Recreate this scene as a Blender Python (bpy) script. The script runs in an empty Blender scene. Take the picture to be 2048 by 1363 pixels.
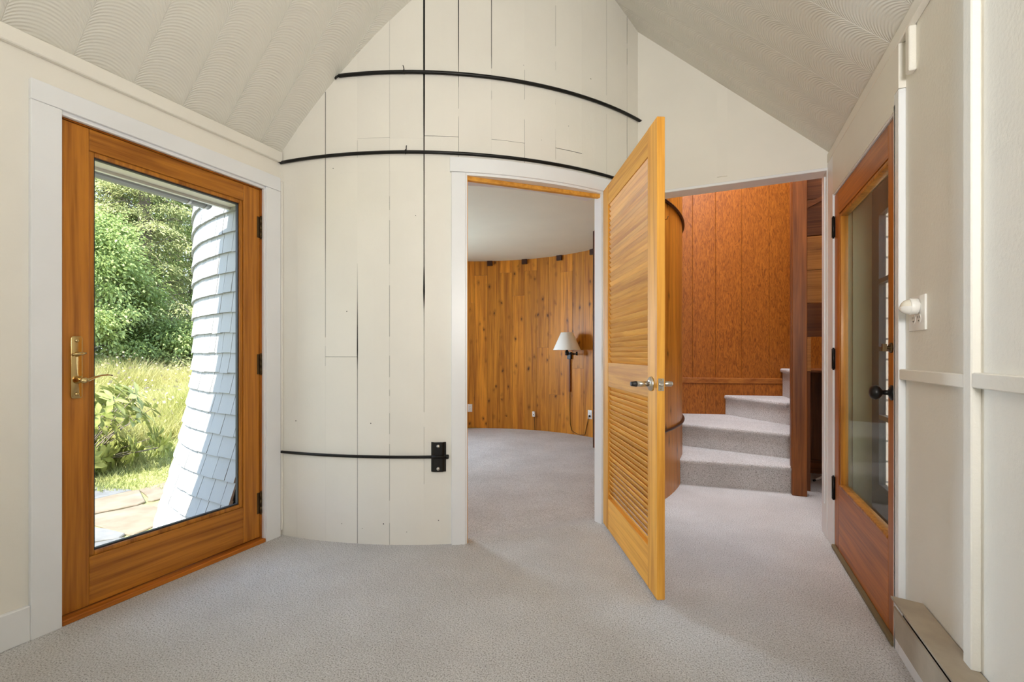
import bpy, bmesh, math, random
import numpy as np
from mathutils import Vector, Matrix
random.seed(7)
RNG = np.random.default_rng(11)
sc = bpy.context.scene
COL = sc.collection
PI = math.pi

# ------------------------------------------------------------------ camera, world, sun, exposure
cam_d = bpy.data.cameras.new('camera')
cam_d.sensor_width = 36.0
cam_d.lens = 910.0 / 2048.0 * 36.0
cam_d.shift_y = 26.5 / 2048.0
cam_d.clip_start = 0.03
cam_d.clip_end = 200
cam = bpy.data.objects.new('camera', cam_d)
COL.objects.link(cam)
cam.location = (0, 0, 1.10)
cam.rotation_euler = (PI / 2, 0, math.atan(406.0 / 910.0))
sc.camera = cam

vs = sc.view_settings
sc.display_settings.display_device = 'sRGB'
vs.view_transform = 'Standard'
vs.look = 'None'
vs.exposure = 0.10
vs.gamma = 1.0
vs.use_curve_mapping = False
sc.cycles.use_denoising = True
sc.cycles.max_bounces = 10
sc.cycles.diffuse_bounces = 6
sc.cycles.glossy_bounces = 4
sc.cycles.transparent_max_bounces = 16
sc.cycles.caustics_reflective = False
sc.cycles.caustics_refractive = False

w = bpy.data.worlds.new('daylight_sky')
sc.world = w
w.use_nodes = True
nt = w.node_tree
nt.nodes.clear()
out = nt.nodes.new('ShaderNodeOutputWorld')
bg = nt.nodes.new('ShaderNodeBackground')
tc = nt.nodes.new('ShaderNodeTexCoord')
sep = nt.nodes.new('ShaderNodeSeparateXYZ')
rmp = nt.nodes.new('ShaderNodeValToRGB')
rmp.color_ramp.elements[0].position = 0.0
rmp.color_ramp.elements[0].color = (0.80, 0.88, 1.0, 1)
rmp.color_ramp.elements[1].position = 0.7
rmp.color_ramp.elements[1].color = (0.42, 0.62, 1.0, 1)
nt.links.new(tc.outputs['Generated'], sep.inputs[0])
nt.links.new(sep.outputs['Z'], rmp.inputs[0])
nt.links.new(rmp.outputs[0], bg.inputs[0])
bg.inputs[1].default_value = 3.3
nt.links.new(bg.outputs[0], out.inputs[0])

def lamp(name, kind, loc, direction, energy, color=(1, 1, 1), size=1.0, size_y=None, angle=None):
    d = bpy.data.lights.new(name, kind)
    d.energy = energy
    d.color = color
    if kind == 'AREA':
        d.shape = 'RECTANGLE'
        d.size = size
        d.size_y = size_y or size
    if angle is not None:
        d.angle = angle
    o = bpy.data.objects.new(name, d)
    COL.objects.link(o)
    o.location = loc
    o.rotation_euler = Vector(direction).to_track_quat('-Z', 'Y').to_euler()
    return o

SUN_TO = Vector((0.04, -0.62, 1.0))
lamp('sun', 'SUN', (-8, -8, 12), -SUN_TO, 14.0, (1.0, 0.95, 0.86), angle=0.009)
# added area and point lamps, all unseen, brightening the room, round room and stairwell
lamp('fill_back_window', 'AREA', (0.0, -3.35, 1.55), (0, 1, 0), 8, (1.0, 0.985, 0.96), 0.9, 1.7)  # area lamp added behind the camera to brighten the room
pd = lamp('fill_overhead', 'POINT', (-0.95, -1.3, 2.95), (0, 0, -1), 10, (1.0, 0.97, 0.93))  # unseen point lamp added high behind the camera, no fixture there
pd.data.shadow_soft_size = 0.22
lamp('fill_upward', 'AREA', (0.32, -0.40, 1.55), (-0.08, 1.5, 1.35), 46, (1.0, 0.98, 0.95), 0.45, 0.45)  # unseen area lamp added behind the camera, aimed up to even the walls
lamp('fill_round_room', 'AREA', (-5.05, 4.25, 1.45), (1, 0, 0), 180, (0.66, 0.80, 1.0), 0.9, 1.2)  # area lamp added for bluish light through the unseen west window
lamp('fill_stairwell', 'AREA', (0.15, 4.05, 4.1), (0, 0.10, -1), 150, (0.92, 0.94, 1.0), 1.2, 1.5)  # area lamp added above the stairs; the roof has no opening

# ------------------------------------------------------------------ materials
MATS = {}
def newmat(name):
    m = bpy.data.materials.new(name)
    m.use_nodes = True
    n = m.node_tree
    b = n.nodes['Principled BSDF']
    MATS[name] = m
    return m, n, b, n.nodes, n.links

def simple(name, col, rough=0.5, metal=0.0, coat=0.0, spec=0.5):
    m, n, b, N, L = newmat(name)
    b.inputs['Base Color'].default_value = (*col, 1)
    b.inputs['Roughness'].default_value = rough
    b.inputs['Metallic'].default_value = metal
    b.inputs['Coat Weight'].default_value = coat
    b.inputs['Specular IOR Level'].default_value = spec
    return m

def objcoord(N, L, rnd=True):
    t = N.new('ShaderNodeTexCoord')
    if not rnd:
        return t.outputs['Object']
    oi = N.new('ShaderNodeObjectInfo')
    mul = N.new('ShaderNodeVectorMath'); mul.operation = 'SCALE'
    mul.inputs[0].default_value = (37.1, 23.7, 51.3)
    L.new(oi.outputs['Random'], mul.inputs['Scale'])
    add = N.new('ShaderNodeVectorMath'); add.operation = 'ADD'
    L.new(t.outputs['Object'], add.inputs[0]); L.new(mul.outputs[0], add.inputs[1])
    return add.outputs[0]

def mapping(N, L, vec, scale, rot=(0, 0, 0)):
    mp = N.new('ShaderNodeMapping')
    mp.inputs['Scale'].default_value = scale
    mp.inputs['Rotation'].default_value = rot
    L.new(vec, mp.inputs['Vector'])
    return mp.outputs[0]

def noise(N, L, vec, scale, detail=4, rough=0.55, dist=0.0):
    t = N.new('ShaderNodeTexNoise')
    t.inputs['Scale'].default_value = scale
    t.inputs['Detail'].default_value = detail
    t.inputs['Roughness'].default_value = rough
    t.inputs['Distortion'].default_value = dist
    L.new(vec, t.inputs['Vector'])
    return t.outputs['Fac']

def ramp(N, L, fac, stops):
    r = N.new('ShaderNodeValToRGB')
    e = r.color_ramp.elements
    while len(e) < len(stops):
        e.new(0.5)
    for i, (p, c) in enumerate(stops):
        e[i].position = p
        e[i].color = (*c, 1) if len(c) == 3 else c
    L.new(fac, r.inputs[0])
    return r.outputs[0]

def mixc(N, L, fac, a, b, mode='MIX'):
    m = N.new('ShaderNodeMix'); m.data_type = 'RGBA'; m.blend_type = mode
    for k, v in ((0, fac), (6, a), (7, b)):
        if hasattr(v, 'is_linked') or hasattr(v, 'links'):
            L.new(v, m.inputs[k])
        else:
            m.inputs[k].default_value = v if k == 0 else (*v, 1)
    return m.outputs[2]

def bump(N, L, b, h, strength, dist=0.002):
    bp = N.new('ShaderNodeBump')
    bp.inputs['Strength'].default_value = strength
    bp.inputs['Distance'].default_value = dist
    L.new(h, bp.inputs['Height'])
    L.new(bp.outputs[0], b.inputs['Normal'])
    return bp

def paint(name, col, rough=0.55, bscale=90, bstr=0.15, bdist=0.002, var=0.03, stretch=(1, 1, 1), rnd=True):
    m, n, b, N, L = newmat(name)
    v = objcoord(N, L, rnd)
    f = noise(N, L, v, 2.2, 4)
    c = ramp(N, L, f, [(0.3, tuple(x * (1 - var) for x in col)), (0.7, tuple(min(1, x * (1 + var)) for x in col))])
    L.new(c, b.inputs['Base Color'])
    b.inputs['Roughness'].default_value = rough
    h = noise(N, L, mapping(N, L, v, stretch), bscale, 3, 0.6)
    bump(N, L, b, h, bstr, bdist)
    return m

def wood(name, light, dark, axis='z', s=1.0, rough=0.38, coat=0.25, knots=0.0, vary=0.12, swirl=0.0, bstr=0.08):
    m, n, b, N, L = newmat(name)
    v = objcoord(N, L)
    k = {'x': (0.055, 1, 1), 'y': (1, 0.055, 1), 'z': (1, 1, 0.055)}[axis]
    if swirl:
        k = tuple(max(x, 0.22) for x in k)
    f1 = noise(N, L, mapping(N, L, v, tuple(x * 14 * s for x in k)), 1.0, 5, 0.55, 1.2 + swirl)
    f2 = noise(N, L, mapping(N, L, v, tuple(x * 75 * s * (1 if i != 'xyz'.index(axis) else 0.5) for i, x in enumerate(k))), 1.0, 3, 0.6, 0.3 + swirl * 0.6)
    add = N.new('ShaderNodeMath'); add.operation = 'MULTIPLY_ADD'
    L.new(f2, add.inputs[0]); add.inputs[1].default_value = 0.6
    L.new(f1, add.inputs[2])
    mid = tuple((a + c) / 2 for a, c in zip(light, dark))
    c = ramp(N, L, add.outputs[0], [(0.58, dark), (0.76, mid), (0.95, light)])
    if knots:
        kv = {'x': (2.4, 9, 9), 'y': (9, 2.4, 9), 'z': (11, 11, 6.0)}[axis]
        wob = N.new('ShaderNodeVectorMath'); wob.operation = 'ADD'
        nz = N.new('ShaderNodeTexNoise'); nz.inputs['Scale'].default_value = 14
        L.new(v, nz.inputs['Vector'])
        sca = N.new('ShaderNodeVectorMath'); sca.operation = 'SCALE'; sca.inputs['Scale'].default_value = 0.035
        L.new(nz.outputs['Color'], sca.inputs[0])
        L.new(v, wob.inputs[0]); L.new(sca.outputs[0], wob.inputs[1])
        vo = N.new('ShaderNodeTexVoronoi'); vo.feature = 'F1'
        vo.inputs['Scale'].default_value = 1.0
        vo.inputs['Randomness'].default_value = 1.0
        L.new(mapping(N, L, wob.outputs[0], kv), vo.inputs['Vector'])
        sepc = N.new('ShaderNodeSeparateColor')
        L.new(vo.outputs['Color'], sepc.inputs[0])
        gate = N.new('ShaderNodeMath'); gate.operation = 'LESS_THAN'; gate.inputs[1].default_value = knots
        L.new(sepc.outputs[0], gate.inputs[0])
        kr = ramp(N, L, vo.outputs['Distance'], [(0.0, (1, 1, 1)), (0.10, (0.9, 0.9, 0.9)), (0.17, (0.35, 0.35, 0.35)), (0.36, (0, 0, 0))])
        g2 = N.new('ShaderNodeMath'); g2.operation = 'MULTIPLY'
        L.new(kr, g2.inputs[0]); L.new(gate.outputs[0], g2.inputs[1])
        c = mixc(N, L, g2.outputs[0], c, tuple(x * 0.28 for x in dark))
    oi = N.new('ShaderNodeObjectInfo')
    mr = N.new('ShaderNodeMapRange')
    mr.inputs[3].default_value = 1 - vary; mr.inputs[4].default_value = 1 + vary
    L.new(oi.outputs['Random'], mr.inputs[0])
    hs = N.new('ShaderNodeHueSaturation')
    L.new(mr.outputs[0], hs.inputs['Value']); L.new(c, hs.inputs['Color'])
    L.new(hs.outputs[0], b.inputs['Base Color'])
    b.inputs['Roughness'].default_value = rough
    b.inputs['Coat Weight'].default_value = coat
    b.inputs['Specular IOR Level'].default_value = 0.28
    b.inputs['Coat Roughness'].default_value = 0.25
    bump(N, L, b, f2, bstr, 0.001)
    return m

def carpet_mat():
    m, n, b, N, L = newmat('carpet')
    v = objcoord(N, L, False)
    f = noise(N, L, v, 175, 3, 0.75)
    f2 = noise(N, L, v, 2.0, 4, 0.6)
    f3 = noise(N, L, v, 70, 2, 0.6)
    base = ramp(N, L, f, [(0.34, (0.22, 0.205, 0.19)), (0.45, (0.72, 0.705, 0.69)), (0.62, (0.95, 0.945, 0.95))])
    c = mixc(N, L, 1.0, base, ramp(N, L, f2, [(0.32, (0.84, 0.83, 0.82)), (0.66, (1.0, 1.0, 1.0))]), 'MULTIPLY')
    L.new(c, b.inputs['Base Color'])
    b.inputs['Roughness'].default_value = 1.0
    b.inputs['Specular IOR Level'].default_value = 0.1
    b.inputs['Sheen Weight'].default_value = 0.2
    ad = N.new('ShaderNodeMath'); ad.operation = 'ADD'
    L.new(f, ad.inputs[0]); L.new(f3, ad.inputs[1])
    bump(N, L, b, ad.outputs[0], 1.0, 0.009)
    return m

def comb_mat():
    m, n, b, N, L = newmat('combed_ceiling_paint')
    t = N.new('ShaderNodeTexCoord')
    sp = N.new('ShaderNodeSeparateXYZ'); L.new(t.outputs['Object'], sp.inputs[0])
    def M(op, a, bb=None):
        q = N.new('ShaderNodeMath'); q.operation = op
        for i, x in enumerate((a, bb)):
            if x is None: continue
            if isinstance(x, (int, float)): q.inputs[i].default_value = x
            else: L.new(x, q.inputs[i])
        return q.outputs[0]
    x2 = M('MULTIPLY', sp.outputs['X'], sp.outputs['X'])
    arc = M('SQRT', M('MAXIMUM', M('SUBTRACT', 0.0135, x2), 0.0002))
    s = M('SUBTRACT', sp.outputs['Y'], arc)
    wv = M('SINE', M('MULTIPLY', s, 2 * PI / 0.0150))
    fade = noise(N, L, t.outputs['Object'], 5, 2)
    h = M('MULTIPLY', wv, M('SUBTRACT', fade, 0.12))
    b.inputs['Base Color'].default_value = (0.66, 0.64, 0.575, 1)
    b.inputs['Roughness'].default_value = 0.6
    bump(N, L, b, h, 0.45, 0.004)
    return m

def glass_mat(name, tint=(1, 1, 1), refl=0.55, dirt=0.0):
    m, n, b, N, L = newmat(name)
    N.remove(b)
    o = [x for x in N if x.type == 'OUTPUT_MATERIAL'][0]
    tr = N.new('ShaderNodeBsdfTransparent'); tr.inputs[0].default_value = (*tint, 1)
    gl = N.new('ShaderNodeBsdfGlossy'); gl.inputs['Roughness'].default_value = 0.01
    fr = N.new('ShaderNodeLayerWeight'); fr.inputs['Blend'].default_value = 0.12
    mx = N.new('ShaderNodeMixShader')
    ml = N.new('ShaderNodeMath'); ml.operation = 'MULTIPLY'; ml.inputs[1].default_value = refl
    L.new(fr.outputs['Fresnel'], ml.inputs[0])
    L.new(ml.outputs[0], mx.inputs[0]); L.new(tr.outputs[0], mx.inputs[1]); L.new(gl.outputs[0], mx.inputs[2])
    last = mx.outputs[0]
    if dirt:
        df = N.new('ShaderNodeBsdfDiffuse'); df.inputs[0].default_value = (0.75, 0.74, 0.70, 1)
        t = N.new('ShaderNodeTexCoord')
        f = noise(N, L, t.outputs['Object'], 45, 5, 0.75)
        g = noise(N, L, t.outputs['Object'], 2.5, 2, 0.5)
        mm = N.new('ShaderNodeMath'); mm.operation = 'MULTIPLY'
        r1 = ramp(N, L, f, [(0.55, (0, 0, 0)), (0.72, (1, 1, 1))])
        L.new(r1, mm.inputs[0]); L.new(g, mm.inputs[1])
        m3 = N.new('ShaderNodeMath'); m3.operation = 'MULTIPLY_ADD'
        m3.inputs[1].default_value = dirt; m3.inputs[2].default_value = dirt * 0.15
        L.new(mm.outputs[0], m3.inputs[0])
        m2 = N.new('ShaderNodeMixShader')
        L.new(m3.outputs[0], m2.inputs[0]); L.new(last, m2.inputs[1]); L.new(df.outputs[0], m2.inputs[2])
        last = m2.outputs[0]
    L.new(last, o.inputs['Surface'])
    return m

def leaf_mat(name, c0, c1, trans=0.35, scale=0.8):
    m, n, b, N, L = newmat(name)
    o = [x for x in N if x.type == 'OUTPUT_MATERIAL'][0]
    v = objcoord(N, L)
    f = noise(N, L, v, scale, 3, 0.6)
    f2 = noise(N, L, v, 23, 1)
    ad = N.new('ShaderNodeMath'); ad.operation = 'MULTIPLY_ADD'; ad.inputs[1].default_value = 0.6
    L.new(f2, ad.inputs[0]); L.new(f, ad.inputs[2])
    c = ramp(N, L, ad.outputs[0], [(0.55, c0), (1.0, c1)])
    L.new(c, b.inputs['Base Color'])
    b.inputs['Roughness'].default_value = 0.5
    b.inputs['Specular IOR Level'].default_value = 0.3
    t = N.new('ShaderNodeBsdfTranslucent'); L.new(c, t.inputs[0])
    mx = N.new('ShaderNodeMixShader'); mx.inputs[0].default_value = trans
    L.new(b.outputs[0], mx.inputs[1]); L.new(t.outputs[0], mx.inputs[2])
    L.new(mx.outputs[0], o.inputs['Surface'])
    return m

def mottled(name, c0, c1, scale, rough=0.85, bstr=0.3, bdist=0.01):
    m, n, b, N, L = newmat(name)
    v = objcoord(N, L)
    f = noise(N, L, v, scale, 5, 0.6)
    L.new(ramp(N, L, f, [(0.3, c0), (0.7, c1)]), b.inputs['Base Color'])
    b.inputs['Roughness'].default_value = rough
    bump(N, L, b, f, bstr, bdist)
    return m

WALL = paint('cream_wall_paint', (0.77, 0.74, 0.67), 0.5, 120, 0.10)
WALLTEX = paint('cream_textured_wall_paint', (0.75, 0.72, 0.65), 0.55, 75, 0.35, 0.004)
STAVE = paint('cream_stave_paint', (0.77, 0.74, 0.675), 0.48, 60, 0.22, 0.003, 0.03, (1, 1, 0.5))
TRIM = paint('white_trim_paint', (0.775, 0.785, 0.80), 0.35, 60, 0.03)
CEILROUND = paint('round_room_ceiling_paint', (0.70, 0.68, 0.53), 0.7, 60, 0.1)
COMB = comb_mat()
CARPET = carpet_mat()
FIR = {a: wood('stained_fir_' + a, (0.47, 0.178, 0.020), (0.22, 0.068, 0.007), a, 1.0, 0.38, 0.15, 0, 0.05) for a in 'yz'}
LOUV = {a: wood('honey_pine_' + a, (0.77, 0.385, 0.062), (0.52, 0.215, 0.025), a, 1.0, 0.5, 0.06, 0, 0.10) for a in 'xz'}
REDFIR = {a: wood('red_fir_' + a, (0.50, 0.16, 0.016), (0.25, 0.066, 0.007), a, 1.0, 0.42, 0.1, 0, 0.05) for a in 'yz'}
KNOTTY = wood('knotty_pine', (0.66, 0.26, 0.022), (0.31, 0.10, 0.008), 'z', 0.8, 0.5, 0.05, 0.55, 0.18)
HALLPINE = wood('hall_pine', (0.58, 0.22, 0.022), (0.28, 0.085, 0.008), 'z', 0.8, 0.4, 0.2, 0.25, 0.12)
VENEER = wood('brown_veneer', (0.37, 0.115, 0.012), (0.15, 0.036, 0.004), 'z', 2.2, 0.42, 0.1, 0, 0.05, 2.2, 0.25)
DARKWOOD = {a: wood('dark_brown_wood_' + a, (0.20, 0.065, 0.015), (0.09, 0.026, 0.006), a, 1.0, 0.5, 0.05, 0, 0.1) for a in 'xz'}
NEWEL = wood('newel_wood', (0.27, 0.09, 0.018), (0.12, 0.035, 0.007), 'z', 1.0, 0.42, 0.1, 0, 0.05)
SHELFPINE = wood('shelf_pine', (0.55, 0.24, 0.05), (0.32, 0.12, 0.02), 'x', 1.0, 0.4, 0.2, 0.15, 0.15)
GAPDARK = simple('dark_gap', (0.012, 0.010, 0.008), 0.9)
RAWSIDE = simple('raw_stave_edge', (0.025, 0.018, 0.012), 0.9)
IRON = simple('black_iron', (0.014, 0.013, 0.012), 0.38, 0.6)
IRONB = simple('brown_iron', (0.055, 0.022, 0.012), 0.4, 0.5)
BRASS = simple('polished_brass', (0.62, 0.45, 0.20), 0.16, 1.0)
NICKEL = simple('satin_nickel', (0.62, 0.58, 0.52), 0.28, 1.0)
BOLT = simple('worn_steel', (0.5, 0.48, 0.45), 0.3, 1.0)
DARKBRASS = simple('dark_bronze', (0.10, 0.065, 0.03), 0.35, 0.9)
RUBBER = simple('black_rubber', (0.012, 0.012, 0.013), 0.5)
SEAL = simple('black_glazing_seal', (0.022, 0.022, 0.025), 0.5)
PLASTIC = simple('white_plastic', (0.82, 0.80, 0.76), 0.35)
CLEAR = simple('frosted_lens', (0.75, 0.70, 0.60), 0.2)
SHADE = simple('cream_lamp_shade', (0.92, 0.91, 0.84), 0.8)
HEAT = mottled('beige_enamel', (0.30, 0.245, 0.18), (0.40, 0.335, 0.25), 9, 0.45, 0.05)
SLOT = simple('slot_black', (0.01, 0.01, 0.01), 0.6)
WHITEMET = simple('grey_gutter_enamel', (0.300, 0.312, 0.324), 0.35)
SHINGLE = paint('white_shingle_paint', (0.34, 0.345, 0.35), 0.6, 40, 0.3, 0.003, 0.05, (1, 1, 0.2))
SHADOWPAPER = simple('building_paper', (0.10, 0.095, 0.09), 0.9)
CLAPB = paint('pale_pink_clapboard_paint', (0.480, 0.396, 0.360), 0.6, 40, 0.1)
JAMBG = paint('pale_jamb_paint', (0.46, 0.44, 0.27), 0.5, 40, 0.1)
STORM = simple('dark_storm_frame', (0.035, 0.032, 0.03), 0.5)
GLASS = glass_mat('window_glass', (0.97, 0.985, 0.975))
DUSTY = glass_mat('dusty_glass', (0.95, 0.96, 0.93), 0.16, 0.16)
GROUND = mottled('meadow_soil', (0.180, 0.204, 0.054), (0.372, 0.360, 0.156), 3.0)
BLADE = leaf_mat('meadow_blades', (0.406, 0.422, 0.113), (0.672, 0.607, 0.314), 0.4, 1.2)
LAWN = leaf_mat('lawn_blades', (0.288, 0.342, 0.090), (0.528, 0.516, 0.252), 0.4, 1.5)
NEEDLE = leaf_mat('hemlock_foliage', (0.132, 0.179, 0.056), (0.661, 0.647, 0.311), 0.35, 1.1)
BROAD = leaf_mat('broadleaf_foliage', (0.153, 0.238, 0.062), (0.519, 0.605, 0.246), 0.4, 1.3)
RHODO = leaf_mat('rhododendron_leaf', (0.146, 0.193, 0.033), (0.453, 0.455, 0.157), 0.2, 2.0)
BARK = mottled('bark', (0.10, 0.08, 0.06), (0.26, 0.22, 0.18), 12)
FLOWERS = leaf_mat('meadow_flowers', (0.450, 0.372, 0.108), (0.480, 0.396, 0.372), 0.3, 2.5)
STONES = [mottled('flagstone_blue', (0.120, 0.120, 0.123), (0.204, 0.201, 0.198), 6), mottled('flagstone_tan', (0.150, 0.114, 0.078), (0.252, 0.204, 0.150), 5)]

# ------------------------------------------------------------------ mesh helpers
class MB:
    def __init__(s):
        s.v = []; s.f = []; s.smooth = []
    def add(s, v, f, smooth=False):
        o = len(s.v)
        s.v += [tuple(p) for p in v]
        s.f += [tuple(i + o for i in q) for q in f]
        s.smooth += [smooth] * len(f)
        return s
    def box(s, x0, x1, y0, y1, z0, z1, M=None):
        x0, x1 = sorted((x0, x1)); y0, y1 = sorted((y0, y1)); z0, z1 = sorted((z0, z1))
        v = [Vector(p) for p in ((x0, y0, z0), (x1, y0, z0), (x1, y1, z0), (x0, y1, z0), (x0, y0, z1), (x1, y0, z1), (x1, y1, z1), (x0, y1, z1))]
        if M is not None:
            v = [M @ p for p in v]
        return s.add(v, [(0, 3, 2, 1), (4, 5, 6, 7), (0, 1, 5, 4), (1, 2, 6, 5), (2, 3, 7, 6), (3, 0, 4, 7)])
    def prism(s, pts, h0, h1, axis='z'):
        n = len(pts)
        def P(a, b, h):
            return (a, b, h) if axis == 'z' else (a, h, b) if axis == 'y' else (h, a, b)
        v = [P(a, b, h0) for a, b in pts] + [P(a, b, h1) for a, b in pts]
        ar = sum(pts[i][0] * pts[(i + 1) % n][1] - pts[(i + 1) % n][0] * pts[i][1] for i in range(n))
        f = [tuple(range(n))[::-1], tuple(range(n, 2 * n))] + [(i, (i + 1) % n, n + (i + 1) % n, n + i) for i in range(n)]
        flip = (ar < 0) != (axis == 'y') != (h1 < h0)
        if flip:
            f = [q[::-1] for q in f]
        return s.add(v, f)
    def tube(s, pts, r, n=8, caps=True):
        pts = [Vector(p) for p in pts]
        rs = r if isinstance(r, (list, tuple)) else [r] * len(pts)
        v = []; f = []
        up = None
        for i, p in enumerate(pts):
            t = (pts[min(i + 1, len(pts) - 1)] - pts[max(i - 1, 0)]).normalized()
            if up is None:
                up = Vector((0, 0, 1)) if abs(t.z) < 0.9 else Vector((1, 0, 0))
            a = t.cross(up).normalized(); up = a.cross(t).normalized()
            for k in range(n):
                q = 2 * PI * k / n
                v.append(p + (a * math.cos(q) + up * math.sin(q)) * rs[i])
        for i in range(len(pts) - 1):
            for k in range(n):
                f.append((i * n + k, i * n + (k + 1) % n, (i + 1) * n + (k + 1) % n, (i + 1) * n + k))
        s.add(v, f, True)
        if caps:
            o = len(s.v) - len(v)
            s.f += [tuple(o + k for k in range(n))[::-1], tuple(o + (len(pts) - 1) * n + k for k in range(n))]
            s.smooth += [False, False]
        return s
    def lathe(s, prof, loc, axis=(0, 0, 1), n=20, caps=True):
        q = Vector((0, 0, 1)).rotation_difference(Vector(axis).normalized())
        loc = Vector(loc)
        v = []; f = []
        for r, h in prof:
            for k in range(n):
                a = 2 * PI * k / n
                v.append(loc + q @ Vector((r * math.cos(a), r * math.sin(a), h)))
        for i in range(len(prof) - 1):
            for k in range(n):
                f.append((i * n + k, i * n + (k + 1) % n, (i + 1) * n + (k + 1) % n, (i + 1) * n + k))
        s.add(v, f, True)
        if caps:
            o = len(s.v) - len(v)
            s.f += [tuple(o + k for k in range(n))[::-1], tuple(o + (len(prof) - 1) * n + k for k in range(n))]
            s.smooth += [False, False]
        return s
    def mesh(s, name, mat, off=(0, 0, 0), bevel=0, seg=1):
        me = bpy.data.meshes.new(name)
        o = Vector(off)
        me.from_pydata([tuple(Vector(p) - o) for p in s.v], [], s.f)
        if bevel:
            bm = bmesh.new(); bm.from_mesh(me)
            es = [e for e in bm.edges if len(e.link_faces) == 2 and e.calc_face_angle(0) > 0.6]
            bmesh.ops.bevel(bm, geom=es, offset=bevel, segments=seg, affect='EDGES', profile=0.5)
            bm.to_mesh(me); bm.free()
            if seg > 1:
                me.polygons.foreach_set('use_smooth', [True] * len(me.polygons))
                me.set_sharp_from_angle(angle=0.7)
        else:
            me.polygons.foreach_set('use_smooth', s.smooth)
        me.materials.append(mat)
        me.update()
        return me
    def build(s, name, mat, parent=None, bevel=0, seg=1, local=False):
        off = (0, 0, 0)
        if parent is not None and not local:
            p = parent; off = Vector((0, 0, 0))
            while p is not None:
                off = off + p.location; p = p.parent
        o = bpy.data.objects.new(name, s.mesh(name, mat, off, bevel, seg))
        COL.objects.link(o)
        o.parent = parent
        return o

def tag(o, label=None, cat=None, group=None, kind=None):
    if label: o['label'] = label
    if cat: o['category'] = cat
    if group: o['group'] = group
    if kind: o['kind'] = kind
    return o
def empty(name, loc=(0, 0, 0), rz=0.0):
    o = bpy.data.objects.new(name, None)
    o.empty_display_size = 0.05
    o.location = loc; o.rotation_euler = (0, 0, rz)
    COL.objects.link(o)
    return o
def struct(o):
    o['kind'] = 'structure'; return o
def sbox(name, mat, *a, bevel=0, seg=1):
    return struct(MB().box(*a).build(name, mat, None, bevel, seg))
def fast_mesh(name, V, F, mat, smooth=False):
    me = bpy.data.meshes.new(name)
    V = np.asarray(V, np.float32); F = np.asarray(F, np.int32)
    k = F.shape[1]
    me.vertices.add(len(V)); me.vertices.foreach_set('co', V.ravel())
    me.loops.add(F.size); me.loops.foreach_set('vertex_index', F.ravel())
    me.polygons.add(len(F)); me.polygons.foreach_set('loop_start', np.arange(0, F.size, k, dtype=np.int32))
    me.update(calc_edges=True)
    me.materials.append(mat)
    return me

# ------------------------------------------------------------------ shared dimensions
CX, CY = -2.544, 4.234
RO = 2.277          # outer face of the staves
RI = 2.217          # inner face of the lining boards
XL, XR = -2.42, 0.635
YB = -3.0
YN = 3.25           # south face of the gable wall
def pol(a, r, z=None):
    t = math.radians(a)
    p = (CX + r * math.cos(t), CY + r * math.sin(t))
    return p if z is None else (*p, z)
def zl(x): return 2.325 + (x - XL)
def zr(x): return 2.29 + 0.935 * (XR - x)
XRIDGE = (2.29 + 0.935 * XR - 2.325 + XL) / 1.935

def arc_shell(mb, a0, a1, r0, r1, z0, z1, step=3.0):
    n = max(1, int(round(abs(a1 - a0) / step)))
    v = []; f = []
    for i in range(n + 1):
        a = a0 + (a1 - a0) * i / n
        v += [pol(a, r0, z0), pol(a, r1, z0), pol(a, r1, z1), pol(a, r0, z1)]
    for i in range(n):
        o = i * 4
        for k in range(4):
            f.append((o + k, o + 4 + k, o + 4 + (k + 1) % 4, o + (k + 1) % 4))
    f += [(0, 1, 2, 3), (n * 4 + 3, n * 4 + 2, n * 4 + 1, n * 4)]
    return mb.add(v, f)

# ------------------------------------------------------------------ floor
pts = [(XL - 0.03, YB), (XR + 0.03, YB), (XR + 0.03, 3.37), (1.85, 3.37), (1.85, 6.3), (-0.85, 6.3)]
pts += [pol(a, 2.25) for a in np.linspace(52, -89, 50)]
bm = bmesh.new()
vs_ = [bm.verts.new((x, y, 0)) for x, y in pts]
bm.faces.new(vs_)
bmesh.ops.triangulate(bm, faces=bm.faces[:])
me = bpy.data.meshes.new('floor'); bm.to_mesh(me); bm.free()
me.materials.append(CARPET)
floor = bpy.data.objects.new('floor', me); COL.objects.link(floor); struct(floor)
mb = MB()
n = 64
mb.add([pol(360 * k / n, 2.24, -0.05) for k in range(n)], [tuple(range(n))])
A = np.linspace(-58.5, -34, 10)
v = []; f = []
for a in A:
    v += [pol(a, 2.31, 0.001), pol(a, 2.20, 0.001), pol(a, 2.02, -0.0485), pol(a, 1.95, -0.0495)]
for i in range(len(A) - 1):
    for k in range(3):
        f.append((i * 4 + k, i * 4 + k + 1, i * 4 + 5 + k, i * 4 + 4 + k))
mb.add(v, f)
struct(mb.build('floor_round_room', CARPET))

# ------------------------------------------------------------------ room walls
def wall_x(name, mat, x0, x1, y0, y1, z1, oy0, oy1, oz):
    m = MB().box(x0, x1, y0, oy0, 0, z1).box(x0, x1, oy1, y1, 0, z1).box(x0, x1, oy0, oy1, oz, z1)
    return struct(m.build(name, mat))
wall_x('wall_left', WALL, -2.57, XL, YB, 2.02, 2.34, 0.925, 1.862, 2.088)
wall_x('wall_right', WALLTEX, XR, 0.79, YB, 3.37, 2.32, 2.135, 3.125, 2.02)
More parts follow.
